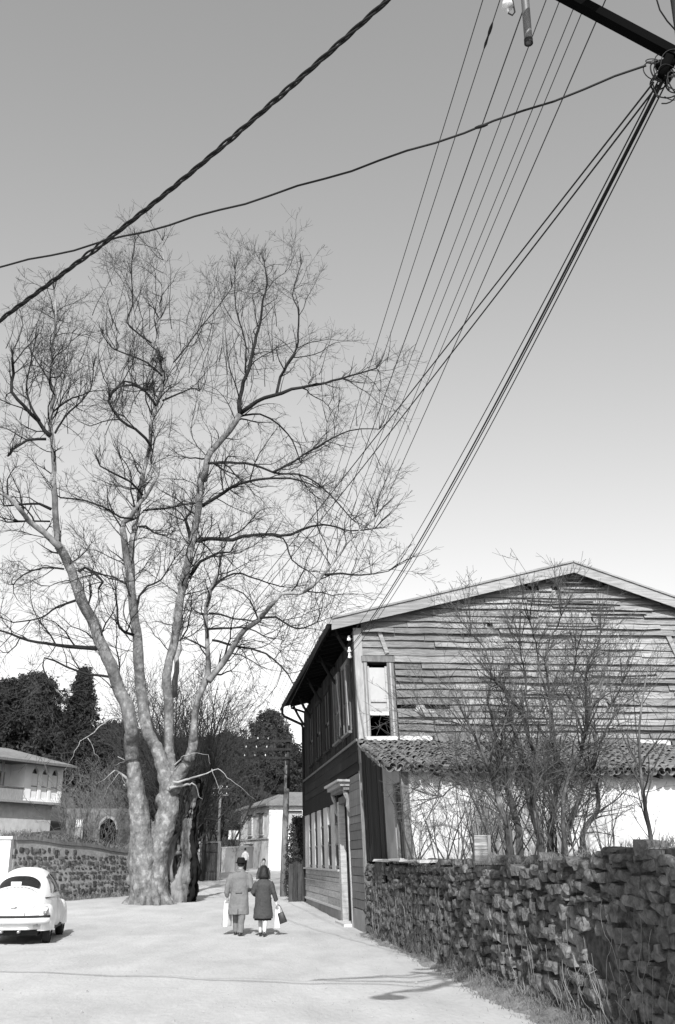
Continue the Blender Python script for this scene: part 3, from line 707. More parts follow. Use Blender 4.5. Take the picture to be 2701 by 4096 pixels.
for k in range(14):                                        # lime mortar bedding along the gable
    u = .1 + k * .85; mb = MB(); mb.hexa([H(u + i * .8, v_, lr(u + i * .8, v_) + dz + rnd.uniform(-.015, .02)) for dz in (.0, .11) for i, v_ in ((0, -.28), (1, -.28), (1, -.05), (0, -.05))]); mb.build('mortar_fillet', M['concrete'] if k in (0, 1, 8) else M['tile'], lt)
for k in range(30):                                        # rafter ends under the tiles
    u = .2 + k * .4; mb = MB(); mb.hexa([H(u + a, v_, lr(u, v_) - .17 + dz) for dz in (0, .065) for a, v_ in ((0, -5.3), (.06, -5.3), (.06, -4.7), (0, -4.7))]); mb.build('rafter_end', M['darkboard'], lt)

# ------------------------------------------------------------------ trees and shrubs
def rvec(r):
    while True:
        v = Vector((r.uniform(-1, 1), r.uniform(-1, 1), r.uniform(-1, 1)))
        if .05 < v.length < 1: return v.normalized()
def spline(pts, step):                                   # Catmull-Rom through (Vector, radius)
    out = []; n = len(pts)
    for i in range(n - 1):
        p0, p1, p2, p3 = pts[max(i - 1, 0)], pts[i], pts[i + 1], pts[min(i + 2, n - 1)]
        k = max(1, int((p2[0] - p1[0]).length / step))
        for j in range(k):
            t = j / k; t2 = t * t; t3 = t2 * t
            q = (p1[0] * 2 + (p2[0] - p0[0]) * t + (p0[0] * 2 - p1[0] * 5 + p2[0] * 4 - p3[0]) * t2 + (p1[0] * 3 - p0[0] - p2[0] * 3 + p3[0]) * t3) * .5
            out.append((q, lerp(p1[1], p2[1], t)))
    out.append(pts[-1]); return out
def branch(out, r, p, d, L, r0, lev, cfg):
    n = max(3, int(L / cfg['seg'][lev])); pts = [p.copy()]; rad = [r0]; ds = [d.copy()]
    wa = cfg['wan'][lev]; tr = cfg['trop'][lev]; st = L / n; rmin = cfg['rmin']
    for i in range(1, n + 1):
        d = d + rvec(r) * wa; d.z += tr; d.normalize(); p = p + d * st
        pts.append(p); ds.append(d); rad.append(max(rmin, r0 * (1 - .8 * i / n)))
    out[min(lev, len(out) - 1)].tube(pts, rad, cfg['side'][lev], cap=False)
    if lev < cfg['max']:
        nc = int(L * cfg['den'][lev] * r.uniform(.8, 1.2) + r.random())
        for _ in range(nc):
            t = r.uniform(.15, 1) ** .8; i = min(n, max(1, int(t * n)))
            q = ds[i].cross(rvec(r))
            if q.length < .01: continue
            a = r.uniform(.4, 1.05); nd = ds[i] * cos(a) + q.normalized() * sin(a)
            branch(out, r, pts[i], nd, max(.15, L * r.uniform(.28, .6) * (1.15 - .5 * t)), max(rmin, rad[i] * .6), lev + 1, cfg)

# ---- the great plane tree
r = random.Random(2024)
TY = 38.0
tree = thing('plane_tree', 'huge bare plane tree with pale forked trunks and dense winter twigs', 'tree', (-6.9, TY, .1))
c1 = lambda x, y: (x * 1.0842, 800 + y * 1.0842)
c2 = lambda x, y: (x * .8929, 1900 + y * .8929)
def limb_pts(src, Y0, Y1, w0, w1):
    n = len(src); o = []
    for i, (px, py) in enumerate(src):
        t = i / (n - 1); Y = lerp(Y0, Y1, t) + .25 * sin(i * 2.1 + Y0); o.append((at(px, py, Y), lerp(w0, w1, t) * ppm(Y, py)))
    return o
bole = MB()
for src, Y0, Y1, ws in [
    ([(585, 3660), (583, 3600), (580, 3530), (570, 3430), (562, 3330), (555, 3230), (540, 3130), (532, 3050), (524, 2980), (517, 2930)], TY, TY - .5, [84, 68, 62, 58, 45, 38, 34, 28, 19, 10]),
    ([(608, 3660), (612, 3590), (616, 3500), (625, 3410), (650, 3330), (672, 3250), (675, 3160), (672, 3090)], TY, TY + .3, [80, 64, 56, 52, 47, 43, 41, 38]),
    ([(672, 3150), (655, 3070), (625, 2990), (590, 2930)], TY + .2, TY + .6, [36, 32, 25, 16]),
    ([(676, 3150), (682, 3070), (678, 2990), (676, 2930)], TY + .3, TY + .9, [34, 26, 19, 12]),
    ([(690, 3160), (722, 3090), (760, 3030), (776, 2960), (777, 2920)], TY + .1, TY - .6, [34, 28, 20, 16, 10])]:
    P = [(at(px, py, lerp(Y0, Y1, i / (len(src) - 1))), ws[i] * .93 * ppm(TY)) for i, (px, py) in enumerate(src)]
    S_ = spline(P, .3); bole.tube([q[0] + Vector((.03 * mnoise.noise(q[0]), .0, 0)) for q in S_], [q[1] * (1 + .10 * mnoise.noise(q[0] * 1.3)) for q in S_], 18)
# root flare and burrs
b0 = at(597, 3640, TY)
for k in range(9):
    a = k / 9 * 2 * pi + .3; dd = Vector((cos(a), sin(a) * .9, 0))
    bole.tube([b0 + dd * .35 + Vector((0, 0, 1.0)), b0 + dd * .62 + Vector((0, 0, .4)), b0 + dd * 1.0 + Vector((0, 0, .05)), b0 + dd * 1.35 + Vector((0, 0, -.2))], [.14, .15, .12, .06], 8)
for px, py, s in ((560, 3120, .22), (640, 3200, .25), (690, 3200, .2), (545, 3340, .2), (620, 3440, .22), (655, 3530, .25), (520, 3520, .22), (600, 3300, .2)):
    q = at(px, py, TY + .1); bole.ball(q, s * .7, s * .7, s)
bo = bole.build('trunk', M['bark'], tree, True); remesh(bo, .032, 2)
dm = bo.modifiers.new('rough', 'DISPLACE'); tx = bpy.data.textures.new('bark_relief', 'CLOUDS'); tx.noise_scale = .4; dm.texture = tx; dm.strength = .13; dm.texture_coords = 'LOCAL'
dm2 = bo.modifiers.new('fine', 'DISPLACE'); tx2 = bpy.data.textures.new('bark_plates', 'CLOUDS'); tx2.noise_scale = .06; dm2.texture = tx2; dm2.strength = .03; dm2.texture_coords = 'LOCAL'
LIMBS = [  # traced in the photograph: points, depth from, depth to, half-width from, to
    ([(530, 3040), (522, 2975), c2(590, 1150), c2(575, 1050), c2(530, 950), c2(497, 850), c2(450, 750), c2(415, 650), c2(365, 560), c2(335, 470), c2(310, 400), c2(262, 320)], 37.5, 36, 30, 17),
    ([c2(270, 330), c2(200, 260), c2(130, 205), c2(90, 155), c2(35, 100), c2(-40, 60)], 36, 34, 13, 6),
    ([c2(262, 320), c2(255, 270), c2(250, 200), c2(245, 100), c2(240, 0), c1(200, 1000), c1(195, 900), c1(187, 850), c1(190, 760), c1(205, 720), c1(180, 660), c1(190, 600), c1(205, 440), c1(200, 330)], 36, 35, 14, 3.2),
    ([c1(185, 870), c1(165, 850), c1(140, 815), c1(90, 760), c1(45, 705), c1(50, 640), c1(45, 580)], 35.5, 34, 9, 5),
    ([c1(145, 815), c1(115, 760), c1(98, 700), c1(110, 620), c1(130, 520)], 35, 35, 5, 2),
    ([c1(205, 860), c1(240, 800), c1(300, 745), c1(335, 700), c1(345, 620)], 35.5, 37, 4, 2),
    ([c1(172, 880), c1(100, 885), c1(60, 910), c1(30, 945)], 35.5, 34, 6, 4),
    ([(645, 3040), (618, 2985), (592, 2935), c2(645, 1050), c2(627, 930), c2(620, 800), c2(612, 700), c2(598, 600), c2(588, 500), c2(575, 420), c2(565, 350), c2(555, 280), c2(553, 215), c2(590, 190), c2(605, 150), c2(650, 100), c2(680, 50), c1(585, 1010), c1(560, 975)], 38.6, 38, 27, 4),
    ([c2(590, 490), c2(588, 380), c2(592, 300), c2(605, 230), c2(622, 130), c2(635, 30), c1(535, 980), c1(555, 900), c1(555, 840), c1(575, 760), c1(600, 680), c1(590, 580), c1(580, 500), c1(590, 440), c1(600, 330), c1(605, 250), c1(600, 150)], 38.5, 40, 13, 2.2),
    ([c1(560, 925), c1(540, 880), c1(500, 845), c1(445, 810), c1(400, 740), c1(440, 690), c1(490, 680), c1(535, 705)], 39, 37.5, 6, 4),
    ([c1(575, 760), c1(530, 700), c1(460, 670), c1(405, 720)], 39, 40, 5, 3),
    ([c1(600, 650), c1(545, 600), c1(455, 565), c1(415, 545), c1(380, 500)], 39, 38, 4, 2),
    ([c1(560, 530), c1(520, 500), c1(470, 450), c1(490, 380), c1(485, 250), c1(500, 150)], 39.5, 40, 4, 1.6),
    ([c1(530, 1090), c1(480, 1040), c1(420, 1010), c1(370, 980)], 38, 36.5, 5, 3),
    ([c1(600, 740), c1(650, 720), c1(705, 695), c1(735, 705)], 39, 40, 4, 2),
    ([c1(640, 600), c1(690, 540), c1(740, 470), c1(800, 400), c1(855, 325)], 39.5, 41, 3, 1.5),
    ([(681, 3060), (678, 2990), (676, 2935), c2(757, 1100), c2(752, 1000), c2(745, 900), c2(768, 800), c2(790, 700), c2(800, 620), c2(815, 520), c2(835, 430), c2(850, 350), c2(870, 260), c2(885, 180), c2(895, 100), c2(905, 0), c1(755, 1030), c1(765, 950), c1(800, 905), c1(850, 850), c1(885, 790)], 38.8, 38.5, 20, 11),
    ([c2(780, 990), c2(788, 880), c2(802, 760), c2(806, 660), c2(800, 560)], 40, 41, 11, 9),
    ([c1(885, 790), c1(890, 700), c1(920, 620), c1(940, 530), c1(960, 450), c1(970, 370), c1(985, 310), c1(975, 230)], 38.5, 39.5, 9, 2),
    ([c1(885, 790), c1(950, 745), c1(1040, 710), c1(1110, 690), c1(1200, 675), c1(1290, 650), c1(1390, 620)], 38.5, 37, 9, 2.5),
    ([c1(1020, 715), c1(1035, 655), c1(1065, 600), c1(1095, 550), c1(1100, 490), c1(1100, 400), c1(1080, 350), c1(1110, 240)], 38, 38.5, 6, 1.6),
    ([c1(905, 640), c1(905, 520), c1(870, 400), c1(868, 260)], 39, 40, 3.5, 1.5),
    ([c1(770, 970), c1(850, 970), c1(930, 975), c1(1010, 1005), c1(1130, 1020), c1(1230, 1100), c1(1300, 1180)], 38, 36, 6, 2),
    ([c1(1010, 1005), c1(1090, 960), c1(1180, 905), c1(1290, 850), c1(1400, 845)], 37, 36, 5, 1.8),
    ([c1(880, 800), c1(960, 790), c1(1030, 830), c1(1080, 890), c1(1110, 970)], 38.5, 40, 4, 2),
    ([c2(905, 140), c2(1000, 80), c2(1080, 40), c2(1200, 15), c2(1330, 20), c2(1430, 60)], 38.5, 36, 8, 2),
    ([c2(860, 290), c2(850, 250), c2(830, 205), c2(860, 160)], 39, 40, 8, 4),
    ([c2(845, 460), c2(880, 410), c2(920, 375), c2(980, 350), c2(1030, 345)], 39, 37.5, 8, 3),
    ([c2(875, 290), c2(960, 285), c2(1040, 290), c2(1090, 275), c2(1180, 265), c2(1300, 268), c2(1390, 230), c2(1480, 225), c2(1570, 250), c2(1680, 240)], 38.8, 35.5, 9, 2),
    ([c2(1190, 266), c2(1270, 285), c2(1310, 380), c2(1380, 430)], 37, 37, 4, 2),
    ([c2(640, 160), c2(740, 150), c2(830, 130), c2(880, 128)], 39, 39, 4, 3),
    ([c2(600, 195), c2(540, 190), c2(460, 140), c2(350, 110), c2(270, 100)], 38, 36.5, 4, 3),
    ([c2(625, 235), c2(655, 230), c2(690, 260), c2(750, 270)], 38.6, 39.5, 5, 2.5),
    ([(750, 3045), (768, 2990), (777, 2930), c2(870, 1150), c2(875, 1070), c2(890, 1000), c2(920, 930), c2(937, 860), c2(930, 780), c2(926, 700), c2(925, 590), c2(945, 520), c2(985, 420)], 37.6, 37, 18, 5),
    ([c2(935, 925), c2(1000, 840), c2(1050, 760), c2(1100, 690), c2(1160, 650), c2(1210, 590), c2(1260, 535), c2(1340, 530), c2(1400, 500), c2(1455, 440), c2(1510, 370), c2(1580, 280), c2(1680, 190)], 37.2, 34.5, 13, 2.5),
    ([c2(1455, 445), c2(1530, 440), c2(1620, 450), c2(1740, 430)], 35.3, 34.5, 5, 1.8),
    ([c2(1165, 640), c2(1235, 637), c2(1330, 690), c2(1420, 660)], 36.2, 35, 5, 2),
    ([c2(930, 690), c2(1000, 688), c2(1100, 683), c2(1180, 720)], 37, 36, 5, 2),
    ([c2(950, 740), c2(1060, 765), c2(1190, 800), c2(1290, 890), c2(1310, 930)], 37, 36.5, 5, 2),
    ([c2(940, 620), c2(990, 625), c2(1050, 645), c2(1120, 650)], 37, 38.5, 4, 3),
    ([c2(930, 590), c2(960, 500), c2(1050, 440), c2(1160, 470), c2(1260, 500)], 37, 39, 5, 2),
    ([c2(440, 775), c2(340, 775), c2(250, 760), c2(130, 740), c2(20, 700), c2(-60, 690)], 36.8, 35, 9, 2.5),
    ([c2(490, 902), c2(400, 892), c2(300, 860), c2(200, 820), c2(205, 900), c2(265, 965)], 37, 36, 5, 2),
    ([c2(600, 720), c2(565, 705), c2(535, 680), c2(525, 600), c2(520, 520)], 38.3, 37, 6, 3),
    ([c2(355, 430), c2(380, 412), c2(430, 445), c2(460, 480), c2(440, 510)], 36.2, 35.5, 6, 4),
    ([c2(350, 560), c2(260, 590), c2(180, 640), c2(60, 660)], 36.5, 35, 5, 2),
    ([c2(285, 420), c2(190, 415), c2(100, 450), c2(60, 490)], 36.2, 35, 4, 2),
    ([c2(230, 150), c2(180, 130), c2(100, 130), c2(20, 140)], 36, 35, 6, 3),
    ([c2(225, 210), c2(130, 205), c2(30, 212)], 36, 35, 4, 3),
    ([c2(615, 600), c2(625, 540), c2(660, 500), c2(720, 470), c2(780, 380)], 38.5, 39.5, 6, 2),
]
CFG = dict(seg=[.5, .36, .26, .22], wan=[.30, .38, .36, .3], trop=[.03, .035, .03, .03], side=[6, 4, 3, 3], den=[1.7, 3.7, 3.5, 0], max=3, rmin=.005)
outs = [MB(), MB(), MB(), MB()]
def soft(s): return s
for li, (src, Y0, Y1, w0, w1) in enumerate(LIMBS):
    P = spline(limb_pts(src, Y0, Y1, w0, w1), .32)
    mb = MB(); n = len(P)
    gn = .05 if w0 < 12 else .02
    pts = [q[0] + rvec(r) * min(gn, q[1] * .5) for q in P]
    mb.tube(pts, [q[1] * (1 if w0 > 12 else 1.05) * (1 + .13 * mnoise.noise(q[0] * 1.7)) for q in P], 12 if w0 > 12 else 8)
    mb.build('limb', M['bark'] if w0 >= 16 else M['limb'] if w0 >= 11 else M['branch'], tree, True)
    Ln = sum((a - b).length for a, b in zip(pts, pts[1:]))
    big = w0 > 16
    for _ in range(int(Ln * (1.5 if big else 2.3))):
        i = r.randrange(1 if not big else int(n * .3), n); i = min(i, n - 1)
        dd = (pts[min(i + 1, n - 1)] - pts[max(i - 1, 0)]).normalized()
        q = dd.cross(rvec(r))
        if q.length < .05: continue
        a = r.uniform(.5, 1.3); nd = dd * cos(a) + q.normalized() * sin(a); nd.z += .12; nd.normalize()
        rr = min(P[i][1] * .55, r.uniform(.018, .042))
        branch(outs, r, pts[i], nd, r.uniform(.9, 3.5), rr, 1, CFG)
    # shoots from the tip: upright brushes near the top, arching sprays low down
    tip = pts[-1]; hi = smooth((tip.z - 10) / 8)
    for _ in range(3 + int(3 * hi)):
        dd = (pts[-1] - pts[max(0, n - 4)]).normalized() * (1.1 - .6 * hi) + rvec(r) * .5; dd.z += .25 + .9 * hi; dd.normalize()
        branch(outs, r, tip, dd, r.uniform(1.2, 2.6) * (1 - .6 * hi), .018, 1, dict(CFG, wan=[.2, .3 - .12 * hi, .28, .25], trop=[.04, .05 + .06 * hi, .05, .03], den=[0, 2.0, 2.2, 0]))
# long upright shoots crowning the stems
for (px, py), Y, n, L in [(c1(600, 330), 39.5, 14, 4.6), (c1(585, 480), 39, 12, 4.6), (c1(470, 450), 39, 8, 4.4), (c1(205, 500), 35, 13, 4.6), (c1(110, 560), 35, 8, 4.2), (c1(960, 440), 39, 9, 4), (c1(1095, 480), 38.5, 9, 3.6), (c1(740, 480), 40, 7, 4), (c1(380, 520), 38, 7, 4.2), (c1(905, 520), 39, 6, 3.8), (c1(1290, 650), 37, 8, 2.0), (c1(660, 520), 40, 7, 4.2), (c1(300, 560), 37, 5, 4)]:
    for _ in range(n):
        p = at(px, py, Y) + Vector((r.gauss(0, 1.3), r.gauss(0, 1.4), r.gauss(-2.3, 1.2))); dd = Vector((r.gauss(0, .3), r.gauss(0, .3), 1)).normalized()
        branch(outs, r, p, dd, L * r.uniform(.4, .8), .017, 1, dict(CFG, wan=[.2, .13, .22, .2], trop=[.04, .08, .07, .04], den=[0, 1.7, 1.6, 0]))
outs[1].build('branches', M['branch'], tree, True); tw = outs[2]; tw.add(outs[3].v, outs[3].f)
tag(tw.build('twigs', M['twig'], tree), kind='stuff')
# pale broken branches and pollard stubs on the trunk
for src, Y0, Y1, w0, w1 in [([(500, 2866), (438, 2879), (394, 2912), (355, 2947), (323, 2964), (301, 3005), (279, 3048), (254, 3086)], 37.6, 36.5, 6, 4),
        ([(355, 2950), (372, 3000), (395, 3030)], 36.9, 36.6, 3, 1.5), 
        ([(690, 3130), (745, 3122), (800, 3100), (830, 3090), (870, 3075), (920, 3120), (980, 3165), (1030, 3205)], 37.6, 36, 9, 2), ([(680, 3150), (735, 3142), (770, 3135), (785, 3140), (795, 3180), (812, 3195)], 37.6, 37.4, 12, 3),
        ([(700, 3060), (722, 3036), (745, 3020), (770, 3015), (830, 3020), (840, 3060)], 37.5, 37, 5, 2), ([(845, 3075), (870, 3140), (880, 3180)], 36.6, 36.2, 3, 1.5), ([(525, 3130), (480, 3090), (455, 3082), (420, 3120), (385, 3140)], 37.7, 37, 12, 3),
        ([(500, 3140), (505, 3150), (478, 3090), (435, 3150), (410, 3200)], 37.6, 37.2, 5, 2), ([(470, 3030), (510, 3045), (450, 3060)], 37.6, 37.3, 3, 2)]:
    P = spline(limb_pts(src, Y0, Y1, w0, w1), .18); mb = MB(); mb.tube([q[0] + rvec(r) * .035 for q in P], [q[1] * .5 * (1.15 - i_ / len(P)) for i_, q in enumerate(P)], 7); mb.build('broken_branch', M['palebranch'], tree, True)
# birds' nests of dry sticks high in the middle stem
for px, py in (c1(583, 585), c1(550, 688)):
    mb = MB(); c = at(px, py, 39)
    for _ in range(90):
        a = rvec(r); a.z *= .5; p = c + a * .24; q = p + (rvec(r) + a.cross(Vector((0, 0, 1))) * 1.5).normalized() * .26; mb.tube([p, q], .012, 3, False)
    tag(mb.build('bird_nest', M['twig']), 'ball of dry sticks lodged high in the plane tree, ' + ('the upper nest' if py < 1500 else 'the lower nest'), 'nest')

# ---- hollow, half-charred old trunk, its dark side coloured for shade too, beside it
ht = thing('hollow_tree', 'gnarled hollow old trunk with a charred dark side beside the plane tree', 'tree', at(735, 3600, 39.5))
def hollow(mt, name, rin, a0, a1, seed, thick):
    mb = MB(); n = 48; rows = 70; base = at(735, 3625, 39.5)
    for j in range(rows + 1):
        t = j / rows; z = 4.55 * t
        cx = base.x - .08 + .42 * t + .1 * sin(t * 7); rad = lerp(.52, .27, smooth(t)) * (1 + .5 * max(0, .16 - t) * 6 * .5)
        for k in range(n + 1):
            a = lerp(a0, a1, k / n); q = Vector((cos(a), sin(a), z))
            rr = (rad - rin) * (1 + .38 * mnoise.noise(Vector((cos(a) * 1.6, sin(a) * 1.6, z * .7 + seed))) + .16 * mnoise.noise(Vector((cos(a) * 5, sin(a) * 5, z * 1.2 + seed))) + .09 * mnoise.noise(Vector((cos(a) * 13, sin(a) * 13, z * 2.6 + seed))))
            top = .25 * mnoise.noise(Vector((a * 1.5, 0, seed))) * (t > .9)
            mb.v.append(Vector((cx + rr * cos(a), base.y + rr * sin(a), base.z + z + top - .15)))
    W = n + 1
    mb.f = [(j * W + k, j * W + k + 1, (j + 1) * W + k + 1, (j + 1) * W + k) for j in range(rows) for k in range(n)]
    o = mb.build(name, mt, ht, True); m = o.modifiers.new('thick', 'SOLIDIFY'); m.thickness = thick; m.offset = -1
    for sc_, st_ in ((.45, .30), (.12, .10)):
        tq = bpy.data.textures.new('gnarl', 'CLOUDS'); tq.noise_scale = sc_; dq = o.modifiers.new('gnarl', 'DISPLACE'); dq.texture = tq; dq.strength = st_; dq.texture_coords = 'LOCAL'
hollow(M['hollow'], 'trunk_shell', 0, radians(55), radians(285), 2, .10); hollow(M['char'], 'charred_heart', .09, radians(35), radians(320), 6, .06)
for src, w in (([(740, 3420), (700, 3410), (672, 3440), (668, 3500), (690, 3600)], 16), ([(720, 3330), (690, 3380), (680, 3470), (700, 3560)], 18)):
    P = spline(limb_pts(src, 39.2, 39.0, w, w * .6), .15); mb = MB(); mb.tube([q[0] + rvec(r) * .03 for q in P], [q[1] * (1 + .3 * mnoise.noise(q[0] * 3)) * (.25 + .75 * sin(pi * min(.97, (i_ + .5) / len(P)))) for i_, q in enumerate(P)], 9); mb.build('root_limb', M['hollow'], ht, True)

# ---- generic bare shrub / small tree
def bare_plant(name, label, cat, base, stems, cfg, mt_stem, mt_twig, seed, group=None, spread=.3):
    rr = random.Random(seed); t = thing(name, label, cat, base, group); outs = [MB(), MB(), MB(), MB()]
    for (dx, dy, d, L, rad) in stems:
        if base[1] <= 30 and outs[0].v: outs[0] = MB()
        branch(outs, rr, Vector(base) + Vector((dx, dy, -.05)), Vector(d).normalized(), L, rad, 0, cfg)
        if base[1] <= 30: outs[0].build('stem', mt_stem, t, True)
    if base[1] > 30: outs[0].build('stems', mt_stem, t, True)
    tw = outs[1]; tw.add(outs[2].v, outs[2].f); tw.add(outs[3].v, outs[3].f)
    if tw.v: tag(tw.build('twigs', mt_twig, t), kind='stuff')
    return t

# ---- the big shrub in the garden before the white wall
r = random.Random(9)
SY = 17.0
sh = thing('garden_shrub', 'large many-stemmed bare shrub growing in front of the white lean-to wall', 'shrub', at(2150, 3400, SY))
scfg = dict(seg=[.3, .22, .16, .12], wan=[.16, .3, .32, .3], trop=[.06, .03, .02, .02], side=[6, 4, 3, 3], den=[2.6, 5.0, 4.6, 0], max=3, rmin=.003)
souts = [MB(), MB(), MB(), MB()]
SC = lambda x, y: (1600 + x * .7022, 2200 + y * .7022)    # traced stems of the shrub
STEMS = [([SC(800, 1640), SC(740, 1440), SC(700, 1250), SC(680, 1120), SC(640, 1000)], 13, 6), ([SC(860, 1640), SC(880, 1450), SC(890, 1250), SC(870, 1000), SC(850, 830)], 14, 5),
    ([SC(940, 1640), SC(1000, 1480), SC(1060, 1320), SC(1110, 1180), SC(1105, 1050), SC(1080, 960)], 12, 5), ([SC(1040, 1610), SC(1110, 1520), SC(1135, 1420), SC(1105, 1310), SC(1060, 1250), SC(940, 1260)], 11, 6),
    ([SC(620, 1600), SC(580, 1480), SC(540, 1350), SC(500, 1220), SC(440, 1100), SC(380, 960)], 14, 4), ([SC(680, 1620), SC(640, 1450), SC(590, 1300), SC(570, 1150), SC(520, 950), SC(500, 870)], 15, 4),
    ([SC(790, 1600), SC(760, 1400), SC(770, 1200), SC(730, 1060), SC(690, 920), SC(600, 800), SC(545, 750)], 10, 5), ([SC(930, 1500), SC(950, 1330), SC(1030, 1150), SC(1060, 1000), SC(1080, 920), SC(1160, 830)], 9, 5),
    ([SC(1060, 980), SC(1070, 850), SC(1055, 760), SC(1080, 620), SC(1130, 540), SC(1145, 470)], 6, 2.5), ([SC(690, 900), SC(720, 780), SC(700, 650), SC(680, 540)], 5, 2), ([SC(850, 850), SC(800, 700), SC(780, 560), SC(740, 400)], 4.5, 2),
    ([SC(890, 1050), SC(960, 900), SC(990, 700), SC(1010, 580)], 4.5, 2), ([SC(860, 1000), SC(840, 560), SC(900, 430), SC(920, 380)], 4, 2), ([SC(1110, 1150), SC(1240, 900), SC(1210, 880), SC(1270, 760)], 5, 2.5), ([SC(500, 880), SC(520, 700), SC(480, 560), SC(400, 470)], 4, 1.6),
    ([SC(590, 1500), SC(450, 1340), SC(370, 1270), SC(300, 1230), SC(230, 1310), SC(215, 1400)], 5, 2.5), ([SC(720, 1420), SC(600, 1350), SC(480, 1320), SC(330, 1330), SC(240, 1400)], 4, 2), ([SC(560, 1200), SC(420, 1050), SC(300, 980), SC(150, 960)], 5, 2)]
for si, (src, w0, w1) in enumerate(STEMS):
    dY = r.uniform(-1.2, 1.2); lp = limb_pts(src, SY + dY * .5, SY + dY, w0, w1)
    if src[0][1] > 3200: lp.insert(0, (Vector((lp[0][0].x, lp[0][0].y, 1.45)), lp[0][1] * 1.15))
    P = spline(lp, .14); pts = [q[0] + rvec(r) * .012 for q in P]; n = len(P)
    mb = MB(); mb.tube(pts, [q[1] for q in P], 8); mb.build('stem', M['shrubstem'], sh, True)
    for _ in range(int(6 + n * .62)):
        i = r.randrange(int(n * .25), n); dd = (pts[min(i + 1, n - 1)] - pts[max(0, i - 1)]).normalized(); q = dd.cross(rvec(r)); a = r.uniform(.4, 1.2)
        nd = (dd * cos(a) + q * sin(a)); nd.z += .15; nd.normalize(); branch(souts, r, pts[i], nd, r.uniform(.5, 1.7), min(P[i][1] * .5, .014), 1, scfg)
    for _ in range(5):
        dd = (pts[-1] - pts[max(0, n - 5)]).normalized() + rvec(r) * .6; dd.z += .5; branch(souts, r, pts[-1], dd.normalized(), r.uniform(.5, 1.2), .009, 1, dict(scfg, wan=[.1, .16, .25, .2], trop=[0, .06, .04, .02]))
for _ in range(46):                                       # fine shoots springing from the stool
    p = at(r.uniform(1930, 2330), r.uniform(3380, 3440), SY + r.uniform(-.8, .8)); d = Vector((r.gauss(0, .35), r.gauss(0, .35), 1)).normalized()
    branch(souts, r, p, d, r.uniform(.8, 2.6), .012, 1, dict(scfg, wan=[.1, .12, .25, .2]))
souts[1].build('branches', M['shrubstem'], sh); tw = souts[2]; tw.add(souts[3].v, souts[3].f); tag(tw.build('twigs', M['shrubtwig'], sh), kind='stuff')

def stems_for(rr, n, sp, L, rad, up=1.0):
    return [(rr.gauss(0, sp), rr.gauss(0, sp), (rr.gauss(0, .3), rr.gauss(0, .3), up), L * rr.uniform(.6, 1.1), rad * rr.uniform(.7, 1.2)) for _ in range(n)]
pc = dict(seg=[.3, .2, .15, .12], wan=[.14, .28, .3, .3], trop=[.04, .02, .02, .02], side=[5, 3, 3, 3], den=[3, 3.4, 0, 0], max=2, rmin=.0025)
rr = random.Random(3)
bare_plant('sapling', 'slender pale bare sapling before the right end of the white wall', 'tree', at(2610, 3400, 15), [(0, 0, (.0, 0, 1), 2.7, .036), (.03, 0, (-.12, .1, 1), 1.6, .014)], dict(pc, den=[4.5, 3.4, 2.5, 0], max=3, wan=[.10, .25, .3, .3]), M['shrubstem'], M['shrubtwig'], 4)
for i, (px, Y, n, L, lb_) in enumerate([(1800, 17.5, 9, 1.4, 'low tangled bare shrub near the left end of the white wall'), (1690, 18.5, 6, .9, 'small bare bush beside the lean-to side window'), (1960, 15.5, 12, 1.3, 'thicket of dry shoots left of the big garden shrub'),
        (2420, 16.5, 7, 1.3, 'spindly dry stems right of the big garden shrub'), (2540, 14, 8, .8, 'short dry weeds on the wall top before the white wall'), (1870, 16.2, 8, 1.1, 'dry bramble behind the wooden stump on the wall')]):
    bare_plant('bare_shrub', lb_, 'shrub', at(px, 3425, Y), stems_for(rr, n, .35, L, .012), pc, M['shrubtwig'], M['shrubtwig'], 50 + i, 'bare shrubs in the raised garden')
st_ = thing('wooden_stump', 'short weathered wooden post standing on the garden wall', 'post', at(1925, 3440, 15.2))
q = at(1925, 3445, 15.2); mb = MB(); mb.box(q.x - .1, q.x + .09, q.y - .1, q.y + .1, q.z - .05, q.z + .36); mb.build('post', M['board'], st_)
mb = MB(); mb.box(q.x + .092, q.x + .135, q.y - .12, q.y - .08, q.z - .05, q.z + .36); mb.build('split_edge', M['palewood'], st_)  # paler strip along the right edge of the post

# ---- dry grass, weeds and climbing stems
def grass(name, label, spots, h, n, mt, seed, lean_=.5, w=.006):
    rr = random.Random(seed); mb = MB()
    for p, k in spots:
        for _ in range(n):
            q = p + Vector((rr.gauss(0, .07), rr.gauss(0, .07), 0)); d = Vector((rr.gauss(0, lean_), rr.gauss(0, lean_), 1)).normalized(); L = h * k * rr.uniform(.4, 1.2)
            s = Vector((rr.uniform(-1, 1), rr.uniform(-1, 1), 0)).normalized() * w; m_ = q + d * L * .55; e = q + d * L + Vector((d.x * L * .5, d.y * L * .5, -.15 * L))
            o = len(mb.v); mb.v += [q - s, q + s, m_ + s * .7, m_ - s * .7, e]; mb.f += [(o, o + 1, o + 2, o + 3), (o + 3, o + 2, o + 4)]
    return tag(mb.build(name, mt), label, 'grass', kind='stuff')
rr = random.Random(12)
spots = []
for _ in range(620):
    y = rr.uniform(6, 25) if rr.random() < .45 else rr.uniform(7, 17); w = (.22 + .32 * smooth((20 - y) / 10)); t = rr.random() ** 1.4; x = wall_x(y) - .03 - w * t
    spots.append((Vector((x, y, gz(x, y) + .16 * (1 - t) ** 1.5)), rr.uniform(.6, 1.5) * (1.25 - .6 * t)))
grass('verge_grass', 'dry grass and weeds along the foot of the garden wall', spots, .12, 10, M['grass'], 1, w=.004)
spots = []
